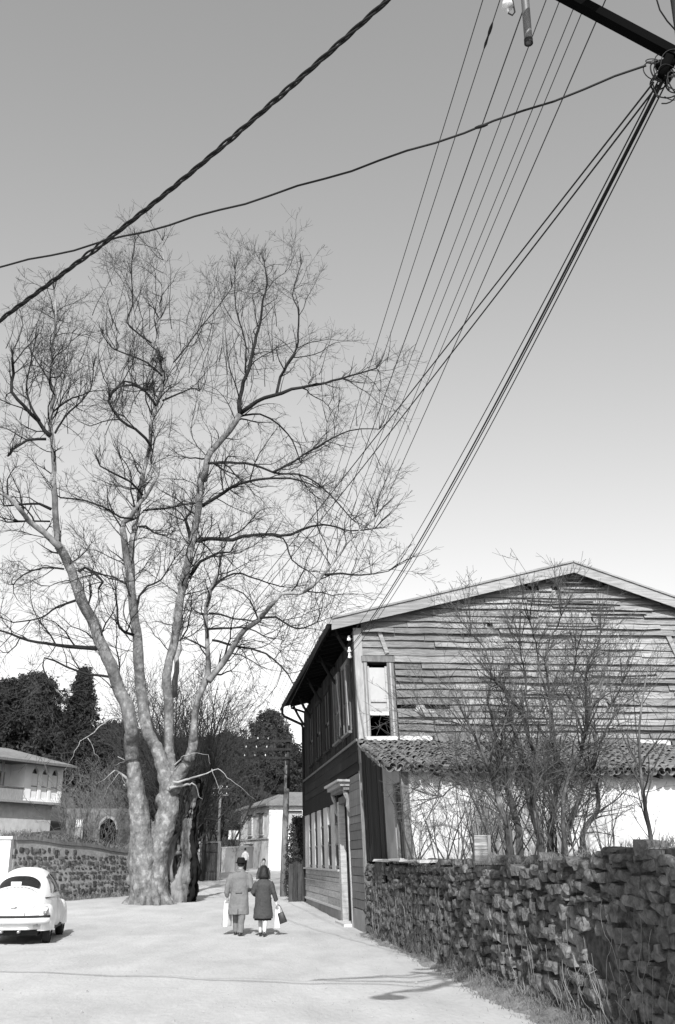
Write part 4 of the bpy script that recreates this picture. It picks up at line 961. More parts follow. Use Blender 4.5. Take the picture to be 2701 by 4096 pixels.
for _ in range(560):
    s = rr.uniform(2.4, 19); p = W0 - FV * s - FN * rr.uniform(-.08, 1.2); spots.append((p + Vector((0, 0, w_top(s) - .03)), rr.uniform(.5, 1.4)))
grass('wall_top_grass', 'dry grass growing on top of the garden wall', spots, .15, 10, M['grass'], 2, w=.004)
mb = MB()
for _ in range(300):                                      # dry creeper on the wall face
    s = rr.uniform(1, 19); z = rr.choice([0.02, .05, .1, .3, .6]); p = W0 - FV * s + FN * .05 + Vector((0, 0, z)); d = (Vector((0, 0, 1)) * rr.choice([1, 1, 1, -.6]) + FV * rr.uniform(-.8, .8)).normalized(); pts = [p]
    for _ in range(rr.randrange(5, 12)):
        d = (d + rvec(rr) * .5); d -= FN * (d.dot(FN) * .8); d.normalize(); p = p + d * .075; off = (p - W0).dot(FN); p = p + FN * (max(.11, min(.19, off)) - off); pts.append(p)
    if max(q.z for q in pts) < w_top(s) + .1: mb.tube(pts, .003, 3, False)
tag(mb.build('creeper', M['vine']), 'dry creeper stems clinging to the garden wall face', 'creeper', kind='stuff')
spots = []
for _ in range(260):
    s = rr.uniform(0, LLen); spots.append((LW0 + LDn * s - LN * rr.uniform(.0, 1.2) + Vector((0, 0, l_top(s) + .1)), rr.uniform(.6, 1.6)))
for _ in range(120):
    s = rr.uniform(2, LLen); p = LW0 + LDn * s + LN * rr.uniform(.02, .35); spots.append((Vector((p.x, p.y, gz(p.x, p.y))), rr.uniform(.5, 1.2)))
grass('terrace_grass', 'dry grass along the stone retaining wall on the left', spots, .3, 12, M['grass'], 5, w=.012)

# ---- evergreens and thicket on the hillside
def evergreen(name, label, base, h, w, shape, seed, nl=5200, leaf=.34, mt=None, group=None, trunk=True, cat='tree'):
    rr = random.Random(seed); t = thing(name, label, cat, base, group); base = Vector(base); mb = MB()
    prof = {'cone': lambda k: (1 - k) ** .75 * (.25 + .75 * smooth(k * 6)) + .02, 'pine': lambda k: sqrt(max(0, 1 - (2 * k - 1.0) ** 2)) * .75 + .25 * (1 - k), 'round': lambda k: sqrt(max(0, 1 - (2 * k - 1) ** 2))}[shape]
    z0 = .12 * h if trunk else 0; nc = nl // 26
    for _ in range(nc):
        k = rr.random(); a = rr.uniform(0, 2 * pi); R = w * prof(k) * (1 + .22 * sin(a * 3 + seed) + .2 * mnoise.noise(Vector((a * 2, k * 6, seed)))); q = sqrt(rr.uniform(.3, 1)) * R
        c = base + Vector((q * cos(a), q * sin(a), z0 + (h - z0) * k)); cr = .30 * leaf / .3 * rr.uniform(.6, 1.3)
        for _ in range(26):
            p = c + rvec(rr) * cr * rr.random() ** .5 * Vector((1, 1, .6)).length / 1.5; n1 = rvec(rr) * leaf * rr.uniform(.45, .95); n2 = n1.cross(rvec(rr)) * .6
            o = len(mb.v); mb.v += [p - n1 * .5, p + n1 * .5 + n2 * .2, p + n2 * .8]; mb.f.append((o, o + 1, o + 2))
    if trunk:
        tm = MB(); tm.tube([base + Vector((0, 0, -.4)), base + Vector((.05, 0, h * .4)), base + Vector((0, 0, h * .92))], [h * .022, h * .016, h * .004], 7); tm.build('trunk', M['pinetrunk'], t, True)
    ns, nr = 22, 16                                        # the shaded inner mass of foliage
    o = len(mb.v)
    for j in range(nr + 1):
        k = j / nr
        for i in range(ns):
            a = 2 * pi * i / ns; R = .5 * w * max(.03, prof(min(.985, max(.015, k)))) * (1 + .22 * sin(a * 3 + seed) + .2 * mnoise.noise(Vector((a * 2, k * 6, seed))) + .25 * mnoise.noise(Vector((cos(a) * 3, sin(a) * 3, k * 9 + seed))))
            mb.v.append(base + Vector((R * cos(a), R * sin(a), z0 + (h - z0) * (.02 + .94 * k) + .35 * mnoise.noise(Vector((cos(a) * 4, sin(a) * 4, k * 7)))))) 
    mb.f += [(o + j * ns + i, o + j * ns + (i + 1) % ns, o + (j + 1) * ns + (i + 1) % ns, o + (j + 1) * ns + i) for j in range(nr) for i in range(ns)]
    mb.build('crown', mt or M['pine'], t); return t
def ground_at(px, Y, ter=False):
    x = (px - CX) / ray(CX, 3250)[1] * Y
    return Vector((x, Y, tz(x, Y) if ter else gz(x, Y)))
def tall(base, py_top): return at(CX, py_top, base.y).z - base.z
for i, (px, Y, top, w, shp, lb_, nl) in enumerate([
    (90, 112, 2700, 4.2, 'round', 'broad rounded evergreen at the far left above the wooden house', 7500), (-30, 110, 2720, 4, 'round', 'rounded evergreen cut by the left edge of the picture', 4500), (170, 118, 2830, 2.6, 'pine', 'pine with pointed shoots between the rounded evergreen and the cypress', 6500),
    (290, 100, 2682, 2.5, 'cone', 'tall dark cypress rising left of the plane tree', 9000), (430, 112, 2900, 4.2, 'pine', 'evergreen between the cypress and the plane tree trunk', 6500), (365, 98, 2930, 3.2, 'round', 'bushy evergreen under the cypress', 6000),
    (1075, 118, 2850, 4.6, 'pine', 'tall pine left of the timber house eaves above the white house', 9500), (985, 112, 2960, 4.2, 'pine', 'pine left of the tall pine above the white house roof', 8000), (1170, 116, 2990, 4.2, 'pine', 'pine half hidden by the timber house front', 7000),
    (900, 115, 2935, 4.5, 'pine', 'dark pine to the right of the hollow trunk', 8000), (820, 118, 2950, 4.5, 'round', 'rounded evergreen directly behind the hollow trunk', 6500), (1030, 100, 3060, 3.0, 'round', 'low dark evergreen over the white house ridge', 5500), (930, 98, 3100, 3.0, 'round', 'low evergreen beside the white house gable', 5000), (1130, 102, 3060, 3.0, 'round', 'low evergreen behind the telegraph pole', 5000),
    (730, 122, 2960, 5, 'round', 'rounded evergreen in the gap between the plane stems', 6000), (520, 112, 2960, 4, 'round', 'dark evergreen behind the left plane trunk', 5500), (640, 112, 2970, 4.5, 'round', 'dark evergreen behind the plane tree fork', 5500)]):
    ter = px < 760; b = ground_at(px, Y, ter); evergreen('cypress_tree' if shp == 'cone' else 'pine_tree' if shp == 'pine' else 'evergreen_tree', lb_, b, tall(b, top), w, shp, 200 + i, int(nl * 2.1), .55, group='evergreens on the hillside')
# dark brush along the foot of the hill (one mass)
rr = random.Random(8); mb = MB()
for _ in range(1500):
    y = rr.uniform(88, 135); x = rr.uniform(-46, 12) * y / 100; z = (tz(x, y) if x < ter_r(y) else gz(x, y)); c = Vector((x, y, z + rr.uniform(0, 2.6)))
    if -14 < x < 0 and y < 100: continue
    for _ in range(22):
        p = c + rvec(rr) * rr.uniform(0, 1.2); n1 = rvec(rr) * .55; n2 = n1.cross(rvec(rr)) * .7; o = len(mb.v); mb.v += [p - n1 * .5, p + n1 * .5, p + n2]; mb.f.append((o, o + 1, o + 2))
tag(mb.build('undergrowth', M['pine']), 'dark undergrowth covering the far hillside', 'undergrowth', kind='stuff')
# thicket of bare shrubs above the retaining wall
hc = dict(seg=[.5, .4, .3, .25], wan=[.15, .3, .3, .3], trop=[.05, .03, .02, .0], side=[4, 3, 3, 3], den=[2.2, 2.4, 0, 0], max=2, rmin=.009)
for i in range(34):
    Y = rr.uniform(52, 92); px = rr.uniform(40, 540); b = ground_at(px, Y, True)
    if px < 280 and Y > 68: Y = rr.uniform(52, 66); b = ground_at(px, Y, True)
    bare_plant('thicket_shrub', 'bare twiggy shrub in the thicket above the retaining wall', 'shrub', b, stems_for(rr, 5 if px < 270 else 9, .5, (1.2 if px < 270 else 3.4) * Y / 70, .022), hc, M['hillshrub'], M['hillshrub'], 300 + i, 'bare shrubs of the left hillside thicket')
for i, (px, Y) in enumerate([(470, 60), (860, 82), (900, 90), (800, 80), (950, 96), (1215, 92)]):
    b = ground_at(px, Y, px < 700); bare_plant('thicket_shrub', ['bare grey shrub behind the left side of the plane trunk', 'bare grey shrub right of the hollow trunk', 'bare shrub behind the slender far pole', 'bare shrub touching the hollow trunk from behind', 'bare shrub left of the white house', 'bare shrub behind the timber house front'][i], 'shrub', b, stems_for(rr, 12, .8, 4.2, .03), hc, M['hillshrub'], M['hillshrub'], 400 + i)
# pollarded bare trees with upright brooms behind the plane tree
bc = dict(seg=[.7, .5, .4, .3], wan=[.10, .16, .2, .2], trop=[.05, .09, .06, .04], side=[5, 4, 3, 3], den=[1.5, 1.7, 1.4, 0], max=3, rmin=.008)
for i, (px, Y, n, L, sp) in enumerate([(770, 62, 13, 10.5, .5), (690, 66, 11, 11.5, .5), (850, 80, 7, 9.5, .5), (560, 70, 8, 10, .6)]):
    b = ground_at(px, Y, px < 600); rq = random.Random(600 + i)
    bare_plant('pollard_tree', ['bare pollarded tree with upright dark shoots right behind the fork', 'bare pollarded tree seen between the plane stems', 'bare brushy tree right of the hollow trunk', 'bare brushy tree behind the left plane stem'][i], 'tree', b + Vector((0, 0, 0)),
        [(rq.gauss(0, .4), rq.gauss(0, .4), (rq.gauss(0, .24), rq.gauss(0, .25), 1), L * rq.uniform(.75, 1.1), .11) for _ in range(n)], bc, M['branch'], M['twig'], 610 + i)

# ------------------------------------------------------------------ the wooden mansion on the left
mh = thing('wooden_mansion', 'pale wooden mansion with arched windows and deep eaves on the left', 'house', (-20.2, 75, 3))
RO = Vector((-20.2, 75, 0)); ED = Vector((-.45, -.89, 0)).normalized(); EN = Vector((.89, -.45, 0)).normalized()
def Q(s, o, z): return RO + ED * (s * .82) + EN * o + Vector((0, 0, z))
def qb(name, mt, s0, s1, o0, o1, z0, z1, parent=mh):
    mb = MB(); mb.hexa([Q(s0, o0, z0), Q(s1, o0, z0), Q(s1, o1, z0), Q(s0, o1, z0), Q(s0, o0, z1), Q(s1, o0, z1), Q(s1, o1, z1), Q(s0, o1, z1)]); return mb.build(name, mt, parent)
qb('lower_wall', M['concrete'], .4, 14, -6, -.5, 2.2, 5.398); qb('upper_floor', M['palewood'], -.1, 14.1, -6.1, .12, 5.40, 5.56)
qb('back_wall', M['housewhite'], 0, 14, -6, -1.4, 5.562, 8.05)
qb('wall', M['housewhite'], 0, .55, -1.398, 0, 5.562, 8.05); qb('wall', M['housewhite'], 1.4, 1.75, -.3, 0, 5.562, 8.05); qb('wall', M['housewhite'], 2.62, 3.0, -.3, 0, 5.562, 8.05); qb('wall', M['housewhite'], 3.87, 4.7, -1.398, 0, 5.562, 8.05)
for a, b in ((.552, 1.398), (1.752, 2.618), (3.002, 3.868)):
    qb('wall_apron', M['housewhite'], a, b, -.3, -.01, 5.562, 5.75)
    f = qb('window', M['palewood'], a + .002, a + .08, -.2, -.06, 5.752, 7.45)
    qb('frame', M['palewood'], b - .08, b - .002, -.2, -.06, 5.752, 7.45, f); qb('transom', M['midwood'], a + .082, b - .082, -.19, -.08, 6.55, 6.62, f); qb('pane', M['sign'], a + .082, b - .082, -.09, -.075, 5.752, 6.548, f); qb('pane', M['sign'], a + .082, b - .082, -.09, -.075, 6.622, 7.45, f)
    mb = MB(); m_ = (a + b) / 2                                    # pointed arch head
    for sgn in (-1, 1):
        pr = [(m_ + sgn * (b - a) / 2, 7.45), (m_ + sgn * (b - a) * .42, 7.62), (m_ + sgn * (b - a) * .24, 7.78), (m_, 7.92)]
        for (s0, z0), (s1, z1) in zip(pr, pr[1:]): mb.hexa([Q(s0, -.3, z0), Q(s1, -.3, z1), Q(s1, 0, z1), Q(s0, 0, z0), Q(s0, -.3, 8.05), Q(s1, -.3, 8.05), Q(s1, 0, 8.05), Q(s0, 0, 8.05)])
    mb.build('arch_head', M['housewhite'], f); qb('arch_glass', M['glass'], a + .01, b - .01, -.26, -.24, 7.452, 8.0, f)
# balcony
bal = qb('balcony_parapet', M['palewood'], 4.72, 14, -.08, .02, 5.562, 6.35); qb('balcony_rail', M['midwood'], 4.72, 14, -.12, .06, 6.352, 6.43, bal)
for s in (7.2, 9.8, 12.4): qb('balcony_post', M['palewood'], s, s + .16, -.1, .04, 6.432, 8.05, bal)
for s in (5.4, 8.0, 10.6): w = qb('balcony_window', M['palewood'], s, s + 1.0, -1.396, -1.33, 5.6, 7.5); qb('pane', M['glass'], s + .1, s + .9, -1.328, -1.32, 5.8, 7.4, w)
rf = thing  # roof
mb = MB(); ov = .95
e = [Q(-.4, ov, 8.06), Q(15, ov, 8.06), Q(15, -7, 8.06), Q(-.4, -7, 8.06)]; t_ = [p + Vector((0, 0, .12)) for p in e]; rg = [Q(3.2, -3, 9.35), Q(13, -3, 9.35)]
mb.add(e + t_ + rg, [(3, 2, 1, 0), (0, 1, 5, 4), (1, 2, 6, 5), (2, 3, 7, 6), (3, 0, 4, 7), (4, 5, 9, 8), (5, 6, 9), (6, 7, 8, 9), (7, 4, 8)])
mb.build('roof', M['roofsheet'], mh); qb('eave_board', M['midwood'], -.43, 15, ov, ov + .04, 8.03, 8.2)
# arched niche in an old garden wall
aw = thing('arched_wall', 'old garden wall with a dark arched niche behind the left terrace', 'wall', at(430, 3360, 58) - Vector((0, 0, .8)))
c = at(432, 3320, 58); hw = 1.9; mb = MB(); zb = c.z - 1.3; zt = c.z + 1.15; aw_ = .46
def seg(x0, x1, z0, z1): mb.box(c.x + x0, c.x + x1, 58, 58.45, z0, z1)
seg(-2.4, -aw_, zb, zt); seg(aw_, hw, zb, zt)
arc = [(aw_ * cos(pi * k / 10), aw_ * sin(pi * k / 10) * 1.35) for k in range(11)]
for (x0, z0), (x1, z1) in zip(arc, arc[1:]): mb.hexa([(c.x + x0, 58, c.z + z0), (c.x + x1, 58, c.z + z1), (c.x + x1, 58.45, c.z + z1), (c.x + x0, 58.45, c.z + z0), (c.x + x0, 58, zt), (c.x + x1, 58, zt), (c.x + x1, 58.45, zt), (c.x + x0, 58.45, zt)])
mb.build('wall', M['oldstone'], aw); mb = MB(); mb.box(c.x - .6, c.x + .6, 58.9, 59, zb, zt); mb.build('niche_back', M['soffit'], aw)
for (x0, z0), (x1, z1) in zip(arc, arc[1:]):
    mb = MB(); k = 1.22; mb.hexa([(c.x + x0 * k, 57.93, c.z + z0 * k), (c.x + x1 * k, 57.93, c.z + z1 * k), (c.x + x1 * k, 57.998, c.z + z1 * k), (c.x + x0 * k, 57.998, c.z + z0 * k), (c.x + x0, 57.93, c.z + z0), (c.x + x1, 57.93, c.z + z1), (c.x + x1, 57.998, c.z + z1), (c.x + x0, 57.998, c.z + z0)][::-1]); mb.build('arch_stone', M['greyplaster'], aw)
gr = thing('barred_opening', 'small white barred window in the thicket left of the arched niche', 'window', at(316, 3310, 57))
q = at(316, 3290, 57)
for k in range(4): mb = MB(); mb.box(q.x - .16 + k * .105, q.x - .11 + k * .105, 57, 57.06, q.z - .22, q.z + .12); mb.build('bar', M['plaster'], gr)
mb = MB(); mb.box(q.x - .2, q.x + .24, 57.062, 57.14, q.z - .9, q.z + .2); mb.build('panel', M['greyplaster'], gr)

# ------------------------------------------------------------------ the white house at the end of the road
wh = thing('white_house', 'white two storey house with a hipped roof at the end of the road', 'house', (-5.62, 85, .8))
WO = Vector((-5.62, 85, 0)); WL = Vector((-.33, .94, 0)).normalized(); WLn = Vector((-.94, -.33, 0)).normalized(); WR = Vector((1, .02, 0)).normalized(); WRn = Vector((.02, -1, 0)).normalized()
def wb(name, mt, D, N_, s0, s1, o0, o1, z0, z1, parent=wh):
    mb = MB(); P = lambda s, o, z: WO + D * s + N_ * o + Vector((0, 0, z)); mb.hexa([P(s0, o0, z0), P(s1, o0, z0), P(s1, o1, z0), P(s0, o1, z0), P(s0, o0, z1), P(s1, o0, z1), P(s1, o1, z1), P(s0, o1, z1)]); return mb.build(name, mt, parent)
A, B = WO, WO + WR * 8.5; D_ = WO + WL * 9.5; C_ = B + WL * 9.5
mb = MB(); mb.hexa([A + Vector((0, 0, 0)), B, C_, D_] + [p + Vector((0, 0, 5.86)) for p in (A, B, C_, D_)]); mb.build('wall', M['plaster'], wh)
ctr = (A + B + C_ + D_) / 4; ex = [ctr + (p - ctr) * 1.10 + Vector((0, 0, 5.87)) for p in (A, B, C_, D_)]; tp_ = [p + Vector((0, 0, .12)) for p in ex]
rg = [A.lerp(D_, .5) + WR * 2.6 + Vector((0, 0, 7.25)), B.lerp(C_, .5) - WR * 2.6 + Vector((0, 0, 7.25))]
mb = MB(); mb.add(ex + tp_ + rg, [(3, 2, 1, 0), (0, 1, 5, 4), (1, 2, 6, 5), (2, 3, 7, 6), (3, 0, 4, 7), (4, 5, 9, 8), (5, 6, 9), (6, 7, 8, 9), (7, 4, 8)]); mb.build('roof', M['tile'], wh)
for D, N_, s0, s1, z0, z1 in [(WL, WLn, 1.7, 2.9, 3.75, 5.15), (WL, WLn, 5.4, 6.6, 3.75, 5.15), (WR, WRn, 1.6, 2.6, 3.9, 5.25), (WR, WRn, 4.6, 5.6, 3.9, 5.25), (WL, WLn, 5.0, 6.1, 1.0, 2.7)]:
    f = wb('window', M['concrete'], D, N_, s0 - .12, s1 + .12, .002, .06, z0 - .12, z1 + .14)
    for k in range(2): wb('shutter', M['palewood'], D, N_, lerp(s0, s1, k / 2) + .01, lerp(s0, s1, (k + 1) / 2) - .01, .062, .10, z0, z1, f)
    wb('hood', M['metal'], D, N_, s0 - .1, s1 + .1, .062, .30, z1 + .15, z1 + .24, f); wb('sill', M['concrete'], D, N_, s0 - .15, s1 + .15, .062, .18, z0 - .16, z0 - .122, f)
wb('floor_band', M['concrete'], WL, WLn, .05, 9.4, .002, .07, 3.28, 3.42); wb('drainpipe', M['greyplaster'], WL, WLn, 7.2, 7.3, .002, .1, 2.6, 3.27)
wb('door_hood', M['metal'], WL, WLn, 4.6, 6.4, .07, .5, 2.86, 2.93); wb('annex_wall', M['plaster'], WR, WRn, .3, 3.6, .01, 1.6, .5, 3.3)
# garden walls, sign, gate, small pole
def simple_wall(label, pa, pb, h, t, mt, name='garden_fence_wall', zoff=-.3, cat='wall'):
    w = thing(name, label, cat, pa); a = Vector(pa); b = Vector(pb); mb = MB(); d = (b - a).normalized(); n_ = Vector((d.y, -d.x, 0)) * t; n = 8
    for k in range(n):
        p, q = a.lerp(b, k / n), a.lerp(b, (k + 1) / n); mb.hexa([p + Vector((0, 0, zoff)), q + Vector((0, 0, zoff)), q + n_ + Vector((0, 0, zoff)), p + n_ + Vector((0, 0, zoff)), p + Vector((0, 0, h)), q + Vector((0, 0, h)), q + n_ + Vector((0, 0, h)), p + n_ + Vector((0, 0, h))])
    mb.build('wall', mt, w); mb = MB(); mb.bar(a + n_ / 2 + Vector((0, 0, h + .05)), b + n_ / 2 + Vector((0, 0, h + .05)), t + .14, .09); mb.build('coping', M['concrete'], w); return w
G = lambda px, Y: ground_at(px, Y)
simple_wall('low pale wall left of the white house along the road', G(893, 78), G(1030, 93), 1.7, .3, M['concrete'])
simple_wall('pale retaining wall behind the slender far pole', G(800, 86), G(905, 92), 3.0, .3, M['greyplaster'])
simple_wall('white wall glimpsed between the plane trunk and the hollow trunk', G(640, 70), G(720, 72), 1.9, .3, M['plaster'])
gt = thing('board_gate', 'dark weathered board gate between pale posts beyond the hollow tree', 'gate', G(845, 62))
g0 = G(812, 62); g1 = G(880, 62)
for k in range(6):
    p, q = g0.lerp(g1, k / 6), g0.lerp(g1, (k + 1) / 6); mb = MB(); mb.box(p.x + .008, q.x - .008, 62, 62.05, g0.z - .1, g0.z + 2.05 + .03 * (k % 3)); mb.build('board', M['gate'], gt)
for z in (.5, 1.6): mb = MB(); mb.box(g0.x, g1.x, 61.95, 61.998, g0.z + z, g0.z + z + .1); mb.build('rail', M['gate'], gt)
for px, w, mt in ((797, .16, 'palewood'), (884, .09, 'midwood')):
    p = G(px, 62); mb = MB(); mb.box(p.x - w, p.x + w, 61.9, 62.15, p.z - .2, p.z + 2.2); mb.build('post', M[mt], gt)
mb = MB(); mb.box(g0.x - .2, g1.x + .1, 61.92, 62.1, g0.z + 2.12, g0.z + 2.2); mb.build('top_rail', M['midwood'], gt)
sb = thing('notice_board', 'small white notice board beside the road left of the white house', 'sign', G(935, 84))
q = at(935, 3340, 84); mb = MB(); mb.box(q.x - .42, q.x + .42, 84, 84.05, q.z - .34, q.z + .34); mb.build('panel', M['sign'], sb)
mb = MB(); mb.box(q.x - .46, q.x + .46, 84.052, 84.1, q.z - .38, q.z + .40); mb.build('frame', M['midwood'], sb)
for dx in (-.38, .34): mb = MB(); mb.box(q.x + dx, q.x + dx + .06, 84.0, 84.06, G(935, 84).z - .2, q.z - .342); mb.build('leg', M['metal'], sb)
b = G(920, 87); evergreen('round_bush', 'clipped round dark bush above the notice board', b + Vector((0, 0, 2.6)), 1.7, 1.0, 'round', 71, 3500, .24, M['leafbush'], trunk=False, cat='bush')
evergreen('leafy_bush', 'leafy evergreen bush between the telegraph pole and timber house', Vector((-1.56, 42.5, gz(-1.7, 42.5))), 3.1, .5, 'round', 72, 9000, .17, M['leafbush'], trunk=False, cat='bush')
evergreen('leafy_bush', 'low leafy bush at the foot of the house end, by the dark fence', Vector((-1.55, 40.6, gz(-1.7, 40.6))), 1.5, .5, 'round', 73, 4000, .13, M['leafbush'], trunk=False, cat='bush')
df = thing('board_fence', 'dark board fence end beside the timber house far corner', 'fence', (-1.75, 39.6, .1))
for k in range(4): x = -1.84 + k * .17; mb = MB(); mb.box(x + .005, x + .16, 39.6, 39.64, .0, 1.52 + .06 * (k % 2)); mb.build('board', M['gate'], df)
mb = MB(); mb.box(-1.86, -1.16, 39.642, 39.69, 1.2, 1.3); mb.build('rail', M['gate'], df)

# ------------------------------------------------------------------ poles
def insulator(p, parent, s=1.0):
    mb = MB(); k = s; mb.loft([(p.x, p.y, p.z, .012 * k, .012 * k), (p.x, p.y, p.z + .05 * k, .012 * k, .012 * k), (p.x, p.y, p.z + .055 * k, .05 * k, .05 * k), (p.x, p.y, p.z + .10 * k, .042 * k, .042 * k), (p.x, p.y, p.z + .12 * k, .028 * k, .028 * k), (p.x, p.y, p.z + .15 * k, .034 * k, .034 * k), (p.x, p.y, p.z + .18 * k, .012 * k, .012 * k)], 9)
    return mb.build('insulator', M['porcelain'], parent, True)
PB = Vector((-2.25, 44, gz(-2.25, 44)))
tpole = thing('telegraph_pole', 'telegraph pole with three dark crossarms beside the timber house', 'pole', PB)
tz_ = at(1147, 2955, 44).z
mb = MB(); mb.tube([PB + Vector((0, 0, -.3)), PB + Vector((.02, 0, 2)), PB + Vector((.05, 0, 4)), Vector((-2.15, 44, tz_))], [.15, .14, .125, .105], 12); mb.build('shaft', M['polepale'], tpole, True)
mb = MB(); mb.tube([Vector((-2.172, 44, tz_ - 2.1)), Vector((-2.15, 44, tz_ + .03))], [.122, .112], 12); mb.build('tarred_top', M['metal'], tpole, True)
FAR = []
for i, py in enumerate((2964, 2998, 3032)):
    z = at(1100, py, 43.9).z; xa = at(980 - 6 * i, py, 43.9).x; mb = MB(); mb.box(xa, -2.0, 43.82, 43.90, z - .05, z + .05); mb.build('crossarm', M['metal'], tpole)
    for k in range(3): p = Vector((xa + .12 + k * .45, 43.86, z + .05)); insulator(p, tpole, .62); FAR.append(p + Vector((0, 0, .09)))
mb = MB(); mb.bar((-2.17, 43.9, tz_ - 1.55), (-3.1, 43.86, at(1100, 3032, 43.9).z - .05), .05, .04); mb.build('brace', M['metal'], tpole)
mb = MB(); mb.box(-2.5, -2.3, 43.86, 43.99, tz_ - 2.35, tz_ - 1.95); mb.build('junction_box', M['metal'], tpole)
P2 = G(879, 78)
sp = thing('slender_pole', 'slender far telegraph pole with two short crossarms beyond the gate', 'pole', P2)
t2 = at(879, 3140, 78).z; mb = MB(); mb.tube([P2 + Vector((0, 0, -.2)), Vector((P2.x, 78, t2))], [.13, .09], 9); mb.build('shaft', M['polepale'], sp, True)
for z in (t2 - .25, t2 - .75):
    mb = MB(); mb.box(P2.x - .62, P2.x + .62, 77.86, 77.92, z - .04, z + .04); mb.build('crossarm', M['polepale'], sp)
    for k in range(4): insulator(Vector((P2.x - .5 + k * .33, 77.89, z + .04)), sp, .8)

# near pole: the camera stands almost under it; its foot is just outside the picture
NP = Vector((2.64, 5.75, 0))
npole = thing('wooden_pole', 'dark wooden pole arm, brace and pipe overhead in the top right corner', 'pole', NP)
mb = MB(); mb.tube([NP + Vector((0, 0, -.3)), NP + Vector((0, 0, 4.5)), NP + Vector((0, 0, 9.4))], [.15, .13, .11], 14); mb.build('shaft', M['pole'], npole, True)
b1 = at(2300, 5, 5.62); b2 = at(2700, 218, 5.66); dB = (b1 - b2).normalized()
mb = MB(); mb.bar(b2 - dB * .14, b1 + dB * 1.0, .075, .075); mb.build('brace', M['tar'], npole)
PXS = [1918, 1985, 2090, 2168, 2222, 2288, 2330, 2402]
FI = [0, 3, 6, 1, 4, 7, 2, 5]; NEAR = []
for px, fi in zip(PXS, FI):
    P = at(px, 30, 6.6); Qf = FAR[fi]; NEAR.append((P + (P - Qf) * ((6.6 - 5.66) / (44 - 6.6)), Qf))
za = NEAR[0][0].z
mb = MB(); mb.box(1.0, 2.9, 5.58, 5.68, za - .26, za - .14); mb.build('crossarm', M['tar'], npole)
for N_, _ in NEAR: insulator(N_ - Vector((0, 0, .14)), npole, 1.0)
pp = at(2115, 172, 5.4); pt = pp + Vector((0, 0, 1.4))
mb = MB(); mb.tube([pp, pt], .029, 12, cap=False); mb.tube([pp, pt], .022, 12, cap=True); mb.build('pipe', M['pipe'], npole, True)
mb = MB(); mb.tube([pp - Vector((0, 0, .004)), pp + Vector((0, 0, .03))], .0315, 12, cap=False); mb.build('pipe_collar', M['metal'], npole, True)
mb = MB(); mb.bar(pt, (2.5, 5.62, pt.z), .06, .06); mb.build('pipe_bracket', M['metal'], npole)
g_ = at(2032, 40, 5.6); insulator(g_ - Vector((0, 0, .02)), npole, .9); mb = MB(); mb.tube([g_ - Vector((0, 0, .03)), g_ + Vector((.03, 0, -.05)), g_ + Vector((.05, 0, -.02)), g_ + Vector((.02, 0, .3))], .006, 6); mb.build('insulator_hook', M['metal'], npole)
for z in (2.0, 4.2): mb = MB(); mb.tube([NP + Vector((.0, 0, z)), NP + Vector((0, 0, z + .05))], .15 - .004 * z, 14); mb.build('steel_band', M['metal'], npole)
cl = at(2665, 265, 5.66)
mb = MB(); mb.bar(cl + Vector((.03, 0, .08)), cl + Vector((-.05, 0, -.10)), .07, .06); mb.bar(cl + Vector((-.07, 0, .01)), cl + Vector((.06, 0, .03)), .05, .05); mb.bar(cl + Vector((.02, .02, -.02)), cl + Vector((-.02, -.02, -.15)), .035, .05); mb.bar(cl + Vector((0, 0, .05)), (2.64, 5.7, cl.z + .2), .05, .05); mb.build('cable_clamp', M['tar'], npole, True)
# street lamp on a bracket above the picture: only its shadow falls into view
lamp = thing('street_lamp', 'street lamp on a long bracket above the road, casting the round shadow', 'lamp', (.45, 4.0, 7.1))
mb = MB(); mb.tube([Vector((2.6, 5.7, 8.15)), Vector((1.6, 4.9, 7.85)), Vector((.45, 4.0, 7.42))], .04, 8); mb.build('bracket', M['tar'], lamp, True)
for a_, b_ in ((Vector((2.62, 5.7, 8.35)), Vector((.9, 4.35, 7.45))), (Vector((2.62, 5.7, 8.0)), Vector((-.6, 4.9, 7.9))), (Vector((1.6, 4.9, 7.85)), Vector((1.0, 5.1, 8.5)))):
    mb = MB(); mb.tube([a_, b_], .032, 7); mb.build('stay_rod', M['tar'], lamp, True)  # rods added out of view to throw shadow streaks on the road
mb = MB(); mb.loft([(.45, 4, 7.12, .24, .24), (.45, 4, 7.13, .245, .245), (.45, 4, 7.22, .12, .12), (.45, 4, 7.30, .06, .06), (.45, 4, 7.42, .05, .05)], 20); mb.build('shade', M['pipe'], lamp, True)
mb = MB(); mb.ball((.45, 4, 7.08), .06, .06, .09); mb.build('bulb', M['porcelain'], lamp, True)

